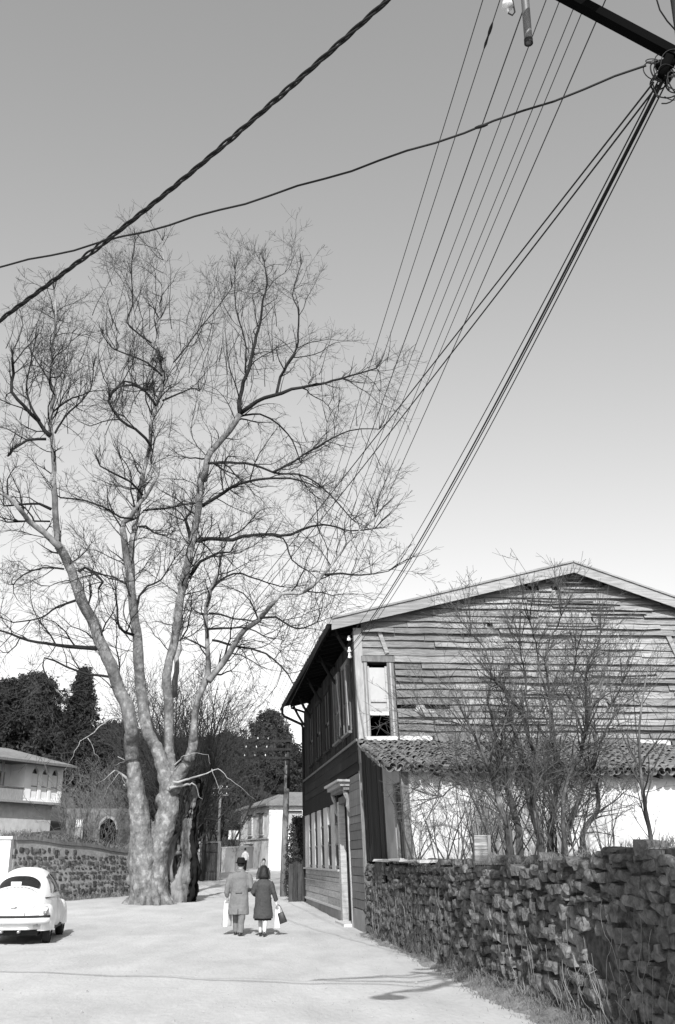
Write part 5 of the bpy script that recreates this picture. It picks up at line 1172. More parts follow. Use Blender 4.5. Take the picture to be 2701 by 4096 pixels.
# ------------------------------------------------------------------ wires
def sagline(a, b, sag, n=40): return [a.lerp(b, i / n) - Vector((0, 0, 4 * sag * (i / n) * (1 - i / n))) for i in range(n + 1)]
def wire(label, pts, rad, mt, name='overhead_wire', group=None, sides=5):
    mb = MB(); mb.tube(pts, rad, sides, False); return tag(mb.build(name, M[mt], None, True), label, 'wire', group)
ordn = ['leftmost', 'second from left', 'third from left', 'fourth from left', 'fifth from left', 'sixth from left', 'seventh from left', 'rightmost']
for i, (a, b) in enumerate(NEAR): wire(f'thin line wire, {ordn[i]} of the eight fanning down from the top edge', sagline(a, b, .35 + .05 * (i % 3)), .0046 if i not in (2, 7) else .006, 'finewire', group='line wires between the two poles')
mb = MB(); pl = sagline(*NEAR[1], .40, 400); s = next(q_ for q_ in pl if q_.y > 6.62); u = (pl[12] - pl[8]).normalized(); mb.tube([s, s + u * .05, s + u * .1, s + u * .14, s + u * .22, s + u * .27], [.006, .014, .014, .008, .013, .006], 7); tag(mb.build('wire_joint', M['metal'], None, True), 'dark splice on the second line wire near the top edge', 'splice')
T0 = at(2640, 300, 5.66)
e1 = at(690, 2755, 38.6); e2 = at(694, 2775, 38.6)
wire('upper of the two black cables sloping from the tangle towards the plane tree', sagline(at(2615, 330, 5.66), e1, .1), .0075, 'wire', 'service_cable', 'paired cables to the plane tree')
wire('lower of the two black cables sloping from the tangle towards the plane tree', sagline(at(2632, 340, 5.66), e2, .25), .0075, 'wire', 'service_cable', 'paired cables to the plane tree')
cz = [(7.0, 0), (6.72, .02), (6.68, -.02), (6.55, .0)]
for i, px in enumerate((2638, 2650, 2655, 2668)):
    wire(f'black service cable, {["first", "second", "third", "last"][i]} from the left of the bundle dropping to the house corner', sagline(at(px, 315 + 4 * i, 5.66 + .02 * i), H(-.15, -.04, cz[i][0] + .03), .30 + .03 * i), [.006, .010, .007, .006][i], 'wire', 'service_cable', 'cable bundle to the house corner')
# one cable to the left edge, with a splice, and a heavy twisted cable
La = at(2585, 262, 5.66); Lb = at(26, 1062, 7.34); far = La + (Lb - La) * 2.6; far.z = Lb.z - .5
wire('thin black cable crossing the whole sky from the tangle to the left edge', [p + Vector((0, 0, .012 * sin(i * 1.7))) for i, p in enumerate(sagline(La, Lb, .12, 24))] + [Lb.lerp(far, k / 6) for k in range(1, 7)], .0085, 'wire', 'service_cable')
mb = MB(); p = La.lerp(Lb, .222) - Vector((0, 0, .083)); d = (Lb - La).normalized(); mb.tube([p - d * .03, p, p + d * .04, p + d * .07], [.009, .014, .014, .009], 7); tag(mb.build('wire_joint', M['wire'], None, True), 'thick splice on the long cable near the line wires', 'splice')
Ta = at(1560, -8, 5.25); Tb = at(20, 1266, 7.66); dT = (Tb - Ta); S0 = Ta - dT * .9; S1 = Tb + dT * 1.2
tc_ = thing('twisted_cable', 'heavy twisted black power cable crossing the upper left sky', 'cable', Ta)
n = 420
for k in range(3):
    pts = []
    for i in range(n + 1):
        t = i / n; p = S0.lerp(S1, t) - Vector((0, 0, .10 * sin(pi * min(1, max(0, (t - .29) / .32))))); a = i * .42 + k * 2 * pi / 3; loose = .016 * (1 + 1.2 * max(0, mnoise.noise(Vector((t * 24, 0, 3)))))
        pts.append(p + Vector((0, cos(a) * loose * .5, cos(a) * loose)) + Vector((sin(a) * loose * .6, sin(a) * loose * .6, 0)))
    mb = MB(); mb.tube(pts, .0095, 5, False); mb.build('strand', M['wire'], tc_, True)
# three slack cables above the picture; only their shadows fall on the road in view
for i, (za_, zb_, yb) in enumerate(((8.95, 8.3, 3.4), (8.6, 8.05, 3.0), (8.2, 7.9, 3.5))):
    a_, b_ = Vector((2.6, 5.72, za_)), (Vector((-.6, 4.9, 7.92)), Vector((.45, 4.0, 7.44)), Vector((-.55, 4.9, 7.9)))[i]; wire(f'{["upper", "middle", "lower"][i]} slack black cable overhead that throws a streak of shadow on the road', sagline(a_, b_, .25 + .12 * i), .03, 'wire', 'service_cable', 'slack cables over the road')
# tangle of spare loops at the pole
tg = thing('cable_tangle', 'tangle of spare black wire loops hanging at the right edge', 'cable', T0); r = random.Random(6)
for k in range(11):
    c = T0 + Vector((r.uniform(-.02, .14), r.uniform(-.05, .05), r.uniform(-.16, .10))); R = r.uniform(.05, .13); a0 = r.uniform(0, 6); n1 = r.uniform(4.5, 8); ph = r.uniform(-.6, .6); pts = []
    for i in range(26):
        a = a0 + n1 * i / 25; q = R * (1 + .25 * sin(a * 1.7 + k)); pts.append(c + Vector((q * cos(a) * cos(ph), q * cos(a) * sin(ph), q * sin(a) * 1.1)))
    mb = MB(); mb.tube(pts, r.uniform(.0035, .006), 5, False); mb.build('loop', M['wire'], tg, True)
q = at(2610, 245, 5.6); mb = MB(); mb.tube([q + Vector((.048 * cos(a), 0, .022 * sin(a))) for a in [k / 16 * 2 * pi for k in range(17)]], .004, 5, False); mb.bar(q + Vector((-.04, 0, -.005)), q + Vector((.04, 0, .01)), .004, .004); mb.bar(q + Vector((-.01, 0, -.02)), q + Vector((.01, 0, .02)), .004, .004); mb.build('mesh_ring', M['metal'], tg)
wire('short dark wire in the very top right corner', [at(2610, -60, 5.5), at(2640, 40, 5.55), at(2670, 85, 5.6), at(2700, 118, 5.64), at(2760, 190, 5.7)], .006, 'wire')

# ------------------------------------------------------------------ the white rounded car, seen from behind
CH = Vector((-.148, .989, 0)).normalized(); CRT = Vector((CH.y, -CH.x, 0)); CO = Vector((-6.96, 23.78, .0))
car = thing('parked_car', 'white rounded rear-engined saloon car parked at the left edge', 'car', CO)
CM = Matrix.Translation(CO) @ Matrix((CRT, CH, Vector((0, 0, 1)))).transposed().to_4x4()
class CB(MB):
    def build(s, *a, **k): s.v = [CM @ p for p in s.v]; return MB.build(s, *a, **k)
ZT = [(-1.98, .50), (-1.94, .62), (-1.85, .78), (-1.7, .95), (-1.5, 1.10), (-1.25, 1.25), (-.95, 1.38), (-.6, 1.46), (-.15, 1.50), (.25, 1.48), (.5, 1.40), (.72, 1.20), (.9, 1.04), (1.1, .99), (1.4, .93), (1.65, .82), (1.85, .66), (1.95, .5)]
WT = [(-1.98, .30), (-1.9, .40), (-1.7, .52), (-1.4, .62), (-1.0, .69), (-.4, .72), (.3, .71), (.8, .66), (1.2, .56), (1.6, .44), (1.85, .34), (1.95, .28)]
def ci(tab, y):                                           # smooth interpolation
    for i in range(len(tab) - 1):
        if y <= tab[i + 1][0]:
            p0 = tab[max(i - 1, 0)][1]; p1 = tab[i][1]; p2 = tab[i + 1][1]; p3 = tab[min(i + 2, len(tab) - 1)][1]; t = (y - tab[i][0]) / (tab[i + 1][0] - tab[i][0]); t = max(0, t)
            return .5 * (2 * p1 + (p2 - p0) * t + (2 * p0 - 5 * p1 + 4 * p2 - p3) * t * t + (3 * p1 - p0 - 3 * p2 + p3) * t ** 3)
    return tab[-1][1]
ZB = .30; NE = 2.7
def car_z(x, y): w = ci(WT, y); k = min(.999, abs(x) / w); return ZB + (ci(ZT, y) - ZB) * (1 - k ** NE) ** (1 / NE)
def car_x(z, y): zt = ci(ZT, y); k = min(.999, max(0, (z - ZB) / (zt - ZB))); return ci(WT, y) * (1 - k ** NE) ** (1 / NE)
mb = CB(); ys = rng(-1.98, 1.95, 66); NS = 36
for y in ys:
    zt = ci(ZT, y); w = ci(WT, y)
    for k in range(NS + 1):
        a = pi * k / NS; c_, s_ = cos(a), sin(a)
        mb.v.append(Vector((w * abs(c_) ** (2 / NE) * (1 if c_ >= 0 else -1), y, ZB + (zt - ZB) * max(0, s_) ** (2 / NE))))
W = NS + 1
mb.f = [(j * W + k, (j + 1) * W + k, (j + 1) * W + k + 1, j * W + k + 1) for j in range(len(ys) - 1) for k in range(NS)] + [tuple(range(W)), tuple((len(ys) - 1) * W + k for k in range(NS, -1, -1)), tuple([j * W for j in range(len(ys) - 1, -1, -1)] + [j * W + NS for j in range(len(ys))])]
body = mb.build('body', M['carpaint'], car, True)
def patch_top(name, mt, cx, cy, rx, ry, off, e=3.2, parent=car, nn=14):      # rounded patch lying on the body, seen from above/behind
    mb = CB(); idx = {}
    for i in range(nn + 1):
        for j in range(nn + 1):
            a, b = i / nn * 2 - 1, j / nn * 2 - 1; L = max(abs(a), abs(b)); n_ = (abs(a) ** e + abs(b) ** e) ** (1 / e); k = L / n_ if n_ > 0 else 0
            x = cx + rx * a * k; y = cy + ry * b * k; h = .004
            p = Vector((x, y, car_z(x, y))); nx = Vector((-(car_z(x + h, y) - car_z(x - h, y)) / (2 * h), -(car_z(x, y + h) - car_z(x, y - h)) / (2 * h), 1)).normalized()
            idx[i, j] = len(mb.v); mb.v.append(p + nx * off)
    mb.f = [(idx[i, j], idx[i + 1, j], idx[i + 1, j + 1], idx[i, j + 1]) for i in range(nn) for j in range(nn)]
    return mb.build(name, mt, parent, True)
patch_top('window_seal', M['chrome'], 0, -1.27, .425, .178, .006); rw_ = patch_top('rear_window', M['glass'], 0, -1.27, .405, .162, .010)
patch_top('vent_panel', M['baggrey'], 0, -1.50, .40, .022, .006, 6)
patch_top('engine_lid', M['carpaint'], 0, -1.70, .40, .16, .005, 2.6)
def seam(cx, cy, rx, ry, e=2.6, n=60):
    P = []
    for k in range(n + 1):
        a = 2 * pi * k / n; c_, s_ = cos(a), sin(a); x = cx + rx * abs(c_) ** (2 / e) * (1 if c_ >= 0 else -1); y = cy + ry * abs(s_) ** (2 / e) * (1 if s_ >= 0 else -1); P.append(Vector((x, y, car_z(x, y) + .004)))
    mb = CB(); mb.tube(P, .0045, 5, False); return mb.build('panel_seam', M['rubber'], car, True)
seam(0, -1.715, .40, .17)
for x0 in rng(-.30, .30, 9):
    mb = CB(); mb.bar((x0 - .02, -1.50, car_z(x0, -1.50) + .008), (x0 + .02, -1.50, car_z(x0, -1.50) + .008), .02, .006); mb.build('vent_slot', M['rubber'], car)
mb = CB(); mb.box(-.16, .05, -1.455, -1.45, 1.14, 1.215); mb.v = [p + Vector((0, -.015, 0)) for p in mb.v]; mb.build('paper_notice', M['paper'], car)
def patch_side(name, mt, sg, pts, off, nn=10):             # four-sided patch on the body flank: (y, z) corners
    mb = CB(); idx = {}; a, b, c, d = [Vector((p[0], p[1])) for p in pts]
    for i in range(nn + 1):
        for j in range(nn + 1):
            q = a.lerp(b, i / nn).lerp(d.lerp(c, i / nn), j / nn); x = car_x(q.y, q.x) + off; idx[i, j] = len(mb.v); mb.v.append(Vector((sg * x, q.x, q.y)))
    mb.f = [(idx[i, j], idx[i + 1, j], idx[i + 1, j + 1], idx[i, j + 1]) if sg > 0 else (idx[i, j + 1], idx[i + 1, j + 1], idx[i + 1, j], idx[i, j]) for i in range(nn) for j in range(nn)]
    return mb.build(name, mt, car, True)
for sg in (-1, 1):
    patch_side('side_window', M['glass'], sg, [(-.98, .98), (-.32, .98), (-.32, 1.36), (-.72, 1.30)], .006); patch_side('side_window', M['glass'], sg, [(-.24, .98), (.52, .98), (.34, 1.34), (-.24, 1.37)], .006)
    patch_side('chrome_trim', M['chrome'], sg, [(-1.35, .88), (1.0, .86), (1.0, .885), (-1.35, .905)], .012, 24)
    patch_side('door_seam', M['rubber'], sg, [(-.30, .36), (-.285, .36), (-.285, .96), (-.30, .96)], .004)
    mb = CB(); mb.bar((sg * .735, -.2, .83), (sg * .735, -.06, .83), .02, .025); mb.build('door_handle', M['chrome'], car)
    for nm, yc, ry, rz in (('rear_fender', -1.22, .56, .50), ('front_fender', 1.2, .62, .52)):
        mb = CB(); n, k_ = 20, 12
        for j in range(k_ + 1):
            t = j / k_ * pi / 2
            for i in range(n + 1):
                a = pi * i / n - pi / 2
                mb.v.append(Vector((sg * (.50 + .27 * cos(a) ** .7 * cos(t) ** .35 if cos(a) > 0 else .50), yc + ry * sin(a) * cos(t) ** .6, .27 + rz * sin(t))))
        W2 = n + 1; mb.f = [(j * W2 + i, j * W2 + i + 1, (j + 1) * W2 + i + 1, (j + 1) * W2 + i) if sg > 0 else (j * W2 + i, (j + 1) * W2 + i, (j + 1) * W2 + i + 1, j * W2 + i + 1) for j in range(k_) for i in range(n)]
        fe = mb.build(nm, M['carpaint'], car, True)
    tl = None
    mb = CB(); mb.ball((sg * .635, -1.735, .645), .062, .05, .105); tl = mb.build('tail_light', M['chrome'], car, True)
    mb = CB(); mb.ball((sg * .635, -1.755, .685), .046, .045, .05); mb.build('clear_lens', M['porcelain'], tl, True); mb = CB(); mb.ball((sg * .635, -1.757, .61), .046, .045, .05); mb.build('red_lens', M['lens'], tl, True)
    mb = CB(); mb.ball((sg * .56, 1.74, .68), .10, .07, .11); mb.build('headlight', M['glass'], car, True)
    mb = CB(); mb.box(sg * .58 if sg > 0 else -.72, .72 if sg > 0 else -.58, -.72, .66, .25, .31); mb.build('running_board', M['rubber'], car)
    for yw in (-1.2, 1.2):
        mb = CB(); R = .315; prof = [(.55, .17), (.55, .27), (.565, .305), (.60, R), (.67, R), (.705, .305), (.715, .27), (.715, .185)]; n = 28
        for x, q in prof:
            for k in range(n): a = 2 * pi * k / n; mb.v.append(Vector((sg * x, yw + q * cos(a), R + q * sin(a))))
        m_ = len(prof); mb.f = [(i * n + k, i * n + (k + 1) % n, (i + 1) % m_ * n + (k + 1) % n, (i + 1) % m_ * n + k) for i in range(m_) for k in range(n)]
        wl = mb.build('wheel', M['tyre'], car, True)
        mb = CB(); prof = [(.56, .185), (.69, .185), (.70, .17), (.68, .12), (.70, .10), (.725, .05), (.728, .004)]
        for x, q in prof:
            for k in range(n): a = 2 * pi * k / n; mb.v.append(Vector((sg * x, yw + q * cos(a), R + q * sin(a))))
        mb.f = [(i * n + k, i * n + (k + 1) % n, (i + 1) * n + (k + 1) % n, (i + 1) * n + k) for i in range(len(prof) - 1) for k in range(n)]; mb.build('rim', M['chrome'], wl, True)
def bump_path(y0, k, z): return [Vector((x, y0 + k * (abs(x) / .74) ** 2.4, z)) for x in rng(-.74, .74, 19)]
mb = CB(); P = bump_path(-2.06, .26, .47)
for nm, mt, dz0, dz1, th in (('rear_bumper', 'bumper', -.055, .055, .05), ('bumper_strip', 'rubber', .058, .105, .03), ('rear_apron', 'bumper', -.17, -.09, -.10)):
    mb = CB()
    for p in P:
        o = (p.y + 2.06) * .1
        for y_, z_ in ((p.y - th * .5, p.z + dz0), (p.y - th * .5, p.z + dz1), (p.y + .02, p.z + dz1), (p.y + .02, p.z + dz0)) if th > 0 else ((p.y + .10, p.z + dz0), (p.y + .10, p.z + dz1), (p.y + .16, p.z + dz1), (p.y + .16, p.z + dz0)): mb.v.append(Vector((p.x * (1 if th > 0 else .86), y_, z_)))
    n = len(P); mb.f = [(i * 4 + k, i * 4 + (k + 1) % 4, i * 4 + 4 + (k + 1) % 4, i * 4 + 4 + k) for i in range(n - 1) for k in range(4)] + [(3, 2, 1, 0), (n * 4 - 4, n * 4 - 3, n * 4 - 2, n * 4 - 1)]
    mb.build(nm, M[mt], car, True)
for x in (-.17, .17): mb = CB(); mb.tube([Vector((x, -1.9, .27)), Vector((x, -2.1, .27))], .03, 10); mb.build('tailpipe', M['chrome'], car, True)
mb = CB(); mb.box(-.24, .24, -2.01, -2.0, .56, .69); mb.build('number_plate', M['paper'], car)
mb = CB(); mb.ball((0, -1.935, .755), .07, .05, .04); mb.build('plate_lamp', M['carpaint'], car, True)
mb = CB(); mb.box(-.5, .5, -1.7, 1.6, .18, .295); mb.build('floor_pan', M['metal'], car)

# ------------------------------------------------------------------ people
def person_root(label, x, y, group=None, rz=0): return thing('person', label, 'person', (x, y, gz(x, y) + .004), group, rz)
def hand(mb, w, d, sgn, curl=.9):                         # palm, four unequal fingers and a thumb; d = arm direction
    d = d.normalized(); side = Vector((1, 0, 0)); fwd = d.cross(side).normalized() * -1
    mb.tube([w, w + d * .045, w + d * .085], [.026, .034, .03], 10)
    for k, L in enumerate((.062, .072, .068, .052)):
        b = w + d * .08 + fwd * (.027 - .018 * k); m1_ = b + d * L * .5 - side * sgn * .012; m2_ = m1_ + (d * .5 - side * sgn * curl).normalized() * L * .5
        mb.tube([b - d * .02, b, m1_, m2_], [.009, .0095, .009, .0075], 6)
    b = w + d * .03 + fwd * .03; mb.tube([b - fwd * .012, b + fwd * .02 + d * .02, b + fwd * .028 + d * .05 - side * sgn * .015], [.012, .011, .008], 6)
FOLD = bpy.data.textures.new('cloth_folds', 'CLOUDS'); FOLD.noise_scale = .16
def PM(root): return root.matrix_basis
def make(root, fn, name, mt, vox=None, sm=2, parent=None):
    mb = MB(); fn(mb); m = PM(root); mb.v = [m @ p for p in mb.v]; o = mb.build(name, mt, parent or root, True)
    if vox: remesh(o, vox, sm)
    if name in ('overcoat', 'coat', 'trousers', 'jacket'):
        dm = o.modifiers.new('folds', 'DISPLACE'); dm.texture = FOLD; dm.strength = .035; dm.texture_coords = 'LOCAL'
    return o
V = lambda *a: Vector(a)
# the man in the light overcoat and dark hat
man = person_root('man in pale overcoat and dark hat walking away, carrying bags', -2.31, 24.9)
def f(mb):
    mb.loft([(.01, .05, 1.44, .055, .06), (.012, .05, 1.49, .066, .08), (.012, .055, 1.55, .077, .098), (.012, .06, 1.61, .078, .1), (.012, .055, 1.66, .066, .085), (.012, .05, 1.69, .03, .04)], 16)
    mb.tube([V(.01, .01, 1.34), V(.01, .02, 1.42), V(.012, .045, 1.5)], [.075, .06, .055], 12)
    for s in (-1, 1): mb.ball((.012 + s * .08, .05, 1.555), .012, .02, .032, 8, 6)
    mb.ball((.012, .165, 1.545), .014, .024, .028, 8, 6)                       # nose
    mb.ball((.012, .148, 1.505), .022, .012, .01, 8, 6)                        # mouth
    mb.loft([(0, 0, .82, .15, .1), (0, 0, .95, .16, .11), (0, 0, 1.15, .15, .10), (0, .0, 1.3, .19, .1), (0, .01, 1.37, .14, .08)], 16)
    mb.tube([V(-.19, 0, 1.3), V(-.265, -.02, 1.06), V(-.285, .05, .84)], [.055, .045, .03], 10); hand(mb, V(-.285, .05, .84), V(-.02, .1, -1), -1)
    mb.tube([V(.19, 0, 1.3), V(.27, -.05, 1.06), V(.2, .15, .98), V(.1, .2, .98)], [.055, .045, .035, .03], 10); hand(mb, V(.1, .2, .98), V(-1, .2, 0.1), 1)
    mb.tube([V(-.08, 0, .85), V(-.085, .16, .46), V(-.08, .22, .1)], [.085, .06, .045], 10); mb.tube([V(.08, 0, .85), V(.075, -.02, .47), V(.06, -.2, .1)], [.085, .06, .045], 10)
make(man, f, 'body', M['skin'], .0095)
def f(mb):
    mb.loft([(-.005, .0, .455, .245, .15), (-.005, .0, .52, .243, .15), (0, 0, .75, .222, .15), (0, .0, .95, .205, .145), (0, -.01, 1.12, .212, .148), (0, -.012, 1.26, .222, .135), (0, 0, 1.35, .2, .115), (.005, .005, 1.40, .12, .095), (.01, .01, 1.445, .075, .075)], 28)
    mb.tube([V(-.185, 0, 1.325), V(-.235, -.015, 1.22), V(-.272, -.03, 1.06), V(-.285, .01, .93), V(-.288, .045, .845)], [.075, .078, .066, .06, .055], 12)
    mb.tube([V(.185, 0, 1.325), V(.23, -.02, 1.22), V(.275, -.06, 1.06), V(.245, .08, 1.0), V(.15, .17, .98)], [.075, .078, .068, .06, .055], 12)
co = make(man, f, 'overcoat', M['coat'], .011, 3)
for nm, fn in (('back_belt', lambda mb: mb.box(-.075, .075, -.168, -.14, .925, .955)), ('coat_vent', lambda mb: mb.box(-.012, .0, -.166, -.14, .46, .58)), ('collar', lambda mb: mb.loft([(.01, .0, 1.385, .125, .1), (.01, .012, 1.43, .092, .088), (.01, .02, 1.455, .07, .072)], 20))):
    make(man, fn, nm, M['char'] if nm == 'coat_vent' else M['coat'], parent=co)
def f(mb):
    mb.tube([V(-.085, .02, .8), V(-.088, .15, .48), V(-.085, .2, .28), V(-.08, .215, .07)], [.105, .082, .07, .068], 14); mb.tube([V(.085, .0, .8), V(.08, -.03, .48), V(.072, -.11, .28), V(.062, -.19, .06)], [.105, .084, .074, .072], 14)
make(man, f, 'trousers', M['trouser'], .011)
for x, y in ((-.08, .22), (.06, -.19)): make(man, lambda mb: mb.loft([(x, y + .05, .0, .044, .13), (x, y + .05, .03, .05, .138), (x, y + .03, .065, .046, .105), (x, y, .1, .04, .06)], 14), 'shoe', M['shoe'])
def f(mb): mb.loft([(.012, .045, 1.575, .088, .108), (.012, .045, 1.585, .125, .15), (.012, .045, 1.60, .128, .155), (.012, .045, 1.608, .104, .124), (.012, .045, 1.65, .10, .122), (.012, .05, 1.69, .088, .115), (.012, .05, 1.715, .07, .10), (.012, .05, 1.705, .03, .05)], 24)
make(man, f, 'hat', M['hat'])
make(man, lambda mb: mb.loft([(.012, .02, 1.5, .05, .05), (.012, .025, 1.54, .081, .085), (.012, .04, 1.6, .084, .104)], 18), 'hair', M['hair'])
# the woman in the dark coat
wom = person_root('woman with dark bobbed hair and dark tweed coat walking beside the man', -1.735, 24.8)
def f(mb):
    mb.loft([(0, .05, 1.28, .05, .055), (0, .05, 1.33, .06, .075), (0, .055, 1.39, .07, .092), (0, .06, 1.44, .072, .095), (0, .055, 1.49, .06, .08), (0, .05, 1.51, .03, .04)], 16)
    mb.tube([V(0, .01, 1.2), V(0, .02, 1.27), V(0, .045, 1.34)], [.065, .05, .048], 12); mb.ball((0, .158, 1.385), .012, .022, .024, 8, 6); mb.ball((0, .142, 1.35), .02, .012, .009, 8, 6)
    mb.loft([(0, 0, .72, .15, .11), (0, 0, .85, .15, .11), (0, 0, 1.0, .125, .09), (0, 0, 1.14, .16, .09), (0, .01, 1.22, .11, .07)], 16)
    mb.tube([V(-.16, 0, 1.17), V(-.24, -.04, .96), V(-.16, .14, .9), V(-.06, .2, .9)], [.045, .038, .03, .025], 10); hand(mb, V(-.06, .2, .9), V(1, .1, 0), -1)
    mb.tube([V(.16, 0, 1.17), V(.235, -.03, .95), V(.30, .02, .74)], [.045, .038, .025], 10); hand(mb, V(.30, .02, .74), V(.12, .1, -1), 1)
    mb.tube([V(-.07, 0, .75), V(-.07, .13, .42), V(-.065, .12, .22), V(-.06, .1, .06)], [.08, .055, .048, .032], 12); mb.tube([V(.07, 0, .75), V(.065, -.02, .42), V(.06, -.12, .24), V(.055, -.19, .06)], [.08, .055, .05, .032], 12)
make(wom, f, 'body', M['stocking'], .0095)
def f(mb):
    mb.loft([(0, .0, .37, .232, .17), (0, .0, .45, .228, .165), (0, 0, .66, .205, .15), (0, 0, .82, .185, .14), (0, -.005, .98, .172, .125), (0, -.01, 1.10, .186, .125), (0, 0, 1.19, .165, .105), (0, .01, 1.235, .1, .08), (0, .02, 1.27, .07, .068)], 28)
    mb.tube([V(-.15, 0, 1.165), V(-.2, -.02, 1.07), V(-.25, -.05, .94), V(-.2, .08, .9), V(-.1, .17, .9)], [.066, .068, .06, .055, .05], 12)
    mb.tube([V(.15, 0, 1.165), V(.2, -.015, 1.07), V(.238, -.03, .95), V(.28, .0, .83), V(.298, .018, .755)], [.066, .068, .06, .054, .05], 12)
make(wom, f, 'coat', M['coatd'], .011, 3)
def f(mb): mb.loft([(0, -.01, 1.235, .085, .06), (0, -.015, 1.25, .125, .09), (0, -.012, 1.285, .132, .105), (0, .0, 1.33, .118, .115), (0, .02, 1.39, .102, .118), (0, .035, 1.45, .094, .115), (0, .04, 1.50, .076, .095), (0, .04, 1.53, .035, .045)], 22)
hr = make(wom, f, 'hair', M['hair'])
for x, y in ((-.06, .12), (.055, -.17)): make(wom, lambda mb: (mb.loft([(x, y + .05, .012, .034, .11), (x, y + .05, .04, .04, .115), (x, y + .02, .065, .036, .07), (x, y - .01, .10, .03, .04)], 12), mb.box(x - .022, x + .022, y - .06, y - .02, 0, .03)), 'shoe', M['shoe'])
make(wom, lambda mb: mb.loft([(0, 0, .335, .2, .14), (0, 0, .40, .2, .14)], 24), 'skirt', M['hat'])
# bags held by them
def bag(label, owner, c, w, t, h, mt, strap=.12, tilt=0, flare=1.15, group=None):
    m = PM(owner); b = thing('carrier_bag', label, 'bag', m @ Vector(c)); o = Vector(c); R_ = Matrix.Rotation(tilt, 4, 'Y')
    mb = MB(); mb.loft([(0, 0, -h, w * .45 * flare, t * .42), (0, 0, -h * .97, w * .5 * flare, t * .5), (0, 0, -h * .5, w * .52, t * .55), (0, 0, -h * .08, w * .46, t * .3), (0, 0, 0, w * .42, t * .12)], 14, m @ Matrix.Translation(o) @ R_); mb.build('bag', M[mt], b, True)
    mb = MB(); P = [m @ (o + (R_ @ Vector((w * .36 * cos(a), 0, strap * sin(a))))) for a in [pi * k / 10 for k in range(11)]]; mb.tube(P, .007, 6); mb.build('handle', M[mt], b, True)
bag("tall white carrier bag in the man's left hand", man, (-.315, .09, .68), .10, .07, .50, 'bagwhite', .08)
bag("grey carrier bag behind the white one at the man's left side", man, (-.265, .14, .62), .2, .10, .42, 'baggrey', .13, .06)
bag("white carrier bag hanging from the woman's right hand", wom, (.335, .06, .56), .12, .07, .40, 'bagwhite', .11)
bag("small dark handbag swinging from the woman's right hand", wom, (.40, .03, .50), .16, .07, .24, 'bagdark', .18, -.35)
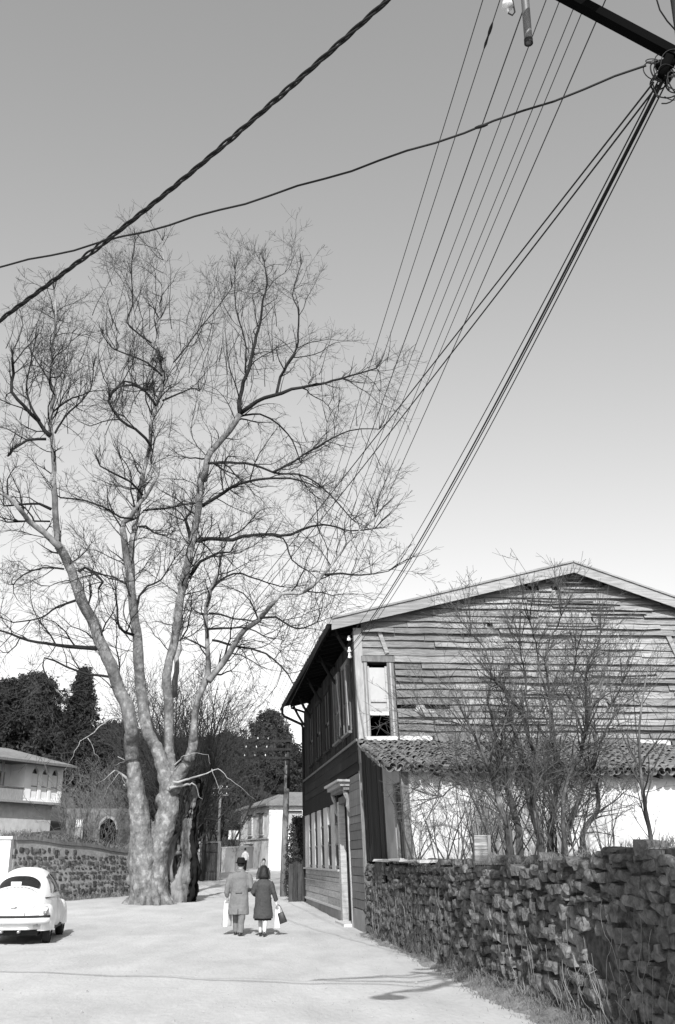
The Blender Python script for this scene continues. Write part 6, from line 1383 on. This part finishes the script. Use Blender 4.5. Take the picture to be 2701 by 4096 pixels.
# two people further up the road
def small_person(label, px, Y, h, top, legs, hairm, rz):
    x = (px - CX) / ray(CX, 3430)[1] * Y; p = person_root(label, x, Y, None, rz); k = h / 1.7
    def S(*a): return Vector(a) * k
    def f(mb):
        mb.loft([(0, 0, 1.43 * k, .05 * k, .06 * k), (0, .01 * k, 1.5 * k, .07 * k, .09 * k), (0, .01 * k, 1.6 * k, .075 * k, .095 * k), (0, 0, 1.68 * k, .04 * k, .05 * k)], 12); mb.tube([S(0, 0, 1.36), S(0, 0, 1.5)], [.055 * k] * 2, 10); mb.ball(S(0, .105, 1.545), .013 * k, .02 * k, .02 * k, 8, 6)
        mb.loft([(0, 0, .85 * k, .14 * k, .1 * k), (0, 0, 1.1 * k, .14 * k, .1 * k), (0, 0, 1.3 * k, .18 * k, .1 * k), (0, 0, 1.38 * k, .12 * k, .08 * k)], 12)
        for s in (-1, 1): mb.tube([S(s * .18, 0, 1.3), S(s * .25, -.02, 1.05), S(s * .26, .06, .82)], [.05 * k, .042 * k, .03 * k], 8); hand(mb, S(s * .26, .06, .82), V(0, .1, -1), s); mb.tube([S(s * .08, 0, .86), S(s * .085, s * .1, .46), S(s * .08, s * .16, .04)], [.085 * k, .06 * k, .045 * k], 8)
    make(p, f, 'body', M['skin'], .014)
    def f2(mb):
        mb.loft([(0, 0, .78 * k, .19 * k, .13 * k), (0, 0, 1.05 * k, .18 * k, .125 * k), (0, 0, 1.28 * k, .2 * k, .125 * k), (0, 0, 1.38 * k, .14 * k, .1 * k), (0, 0, 1.43 * k, .065 * k, .065 * k)], 18)
        for s in (-1, 1): mb.tube([S(s * .17, 0, 1.31), S(s * .25, -.02, 1.06), S(s * .26, .05, .85)], [.07 * k, .062 * k, .05 * k], 9)
    make(p, f2, 'jacket', M[top], .014)
    make(p, lambda mb: [mb.tube([S(s * .085, 0, .84), S(s * .088, s * .1, .46), S(s * .082, s * .15, .07)], [.1 * k, .08 * k, .065 * k], 10) for s in (-1, 1)] and None, 'trousers', M[legs], .014)
    for s in (-1, 1): make(p, lambda mb: mb.loft([(s * .08 * k, s * .16 * k + .05 * k, .0, .045 * k, .12 * k), (s * .08 * k, s * .16 * k + .05 * k, .04, .048 * k, .125 * k), (s * .08 * k, s * .16 * k, .09 * k, .04 * k, .06 * k)], 10), 'shoe', M['shoe'])
    make(p, lambda mb: mb.loft([(0, -.03 * k, 1.5 * k, .06 * k, .05 * k), (0, -.02 * k, 1.56 * k, .082 * k, .085 * k), (0, 0, 1.63 * k, .084 * k, .1 * k), (0, 0, 1.70 * k, .04 * k, .05 * k)], 12), 'hair', M[hairm])
small_person('dark-haired person in a dark jacket just beyond the woman, partly hidden by her', 1056, 41, 1.52, 'coatd', 'trouser', 'hair', pi)
small_person('person in a light jacket far up the road in front of the white house', 981, 82, 1.72, 'baggrey', 'hat', 'hair', .3)

# ------------------------------------------------------------------ pebbles, clods and dead leaves lying on the road
rr = random.Random(88); mb = MB()
for _ in range(2200):
    y = 9 + 40 * rr.random() ** 1.8; a, b = interp(RL, y), interp(RR, y); t = rr.random(); t = t ** .35 if rr.random() < .55 else t; x = lerp(max(a, -13), b - .1, t)
    k = rr.uniform(.004, .012) * (2.2 if rr.random() < .06 else 1); c = Vector((x, y, gz(x, y) + .008 + k * .3)); q = [c + Vector((rr.uniform(-1, 1), rr.uniform(-1, 1), 0)).normalized() * k * rr.uniform(.8, 1.4) for _ in range(1)]
    an = rr.uniform(0, 6); o = len(mb.v); n = 5
    for i in range(n): mb.v.append(c + Vector((cos(an + i * 2 * pi / n) * k * rr.uniform(.8, 1.4), sin(an + i * 2 * pi / n) * k * rr.uniform(.8, 1.4), -k * .5)))
    mb.v.append(c + Vector((rr.uniform(-.3, .3) * k, rr.uniform(-.3, .3) * k, k * .7)))
    mb.f += [(o + i, o + (i + 1) % n, o + n) for i in range(n)]
tag(mb.build('road_pebbles', M['pebble']), 'loose pebbles and clods scattered over the road', 'pebbles', kind='stuff')
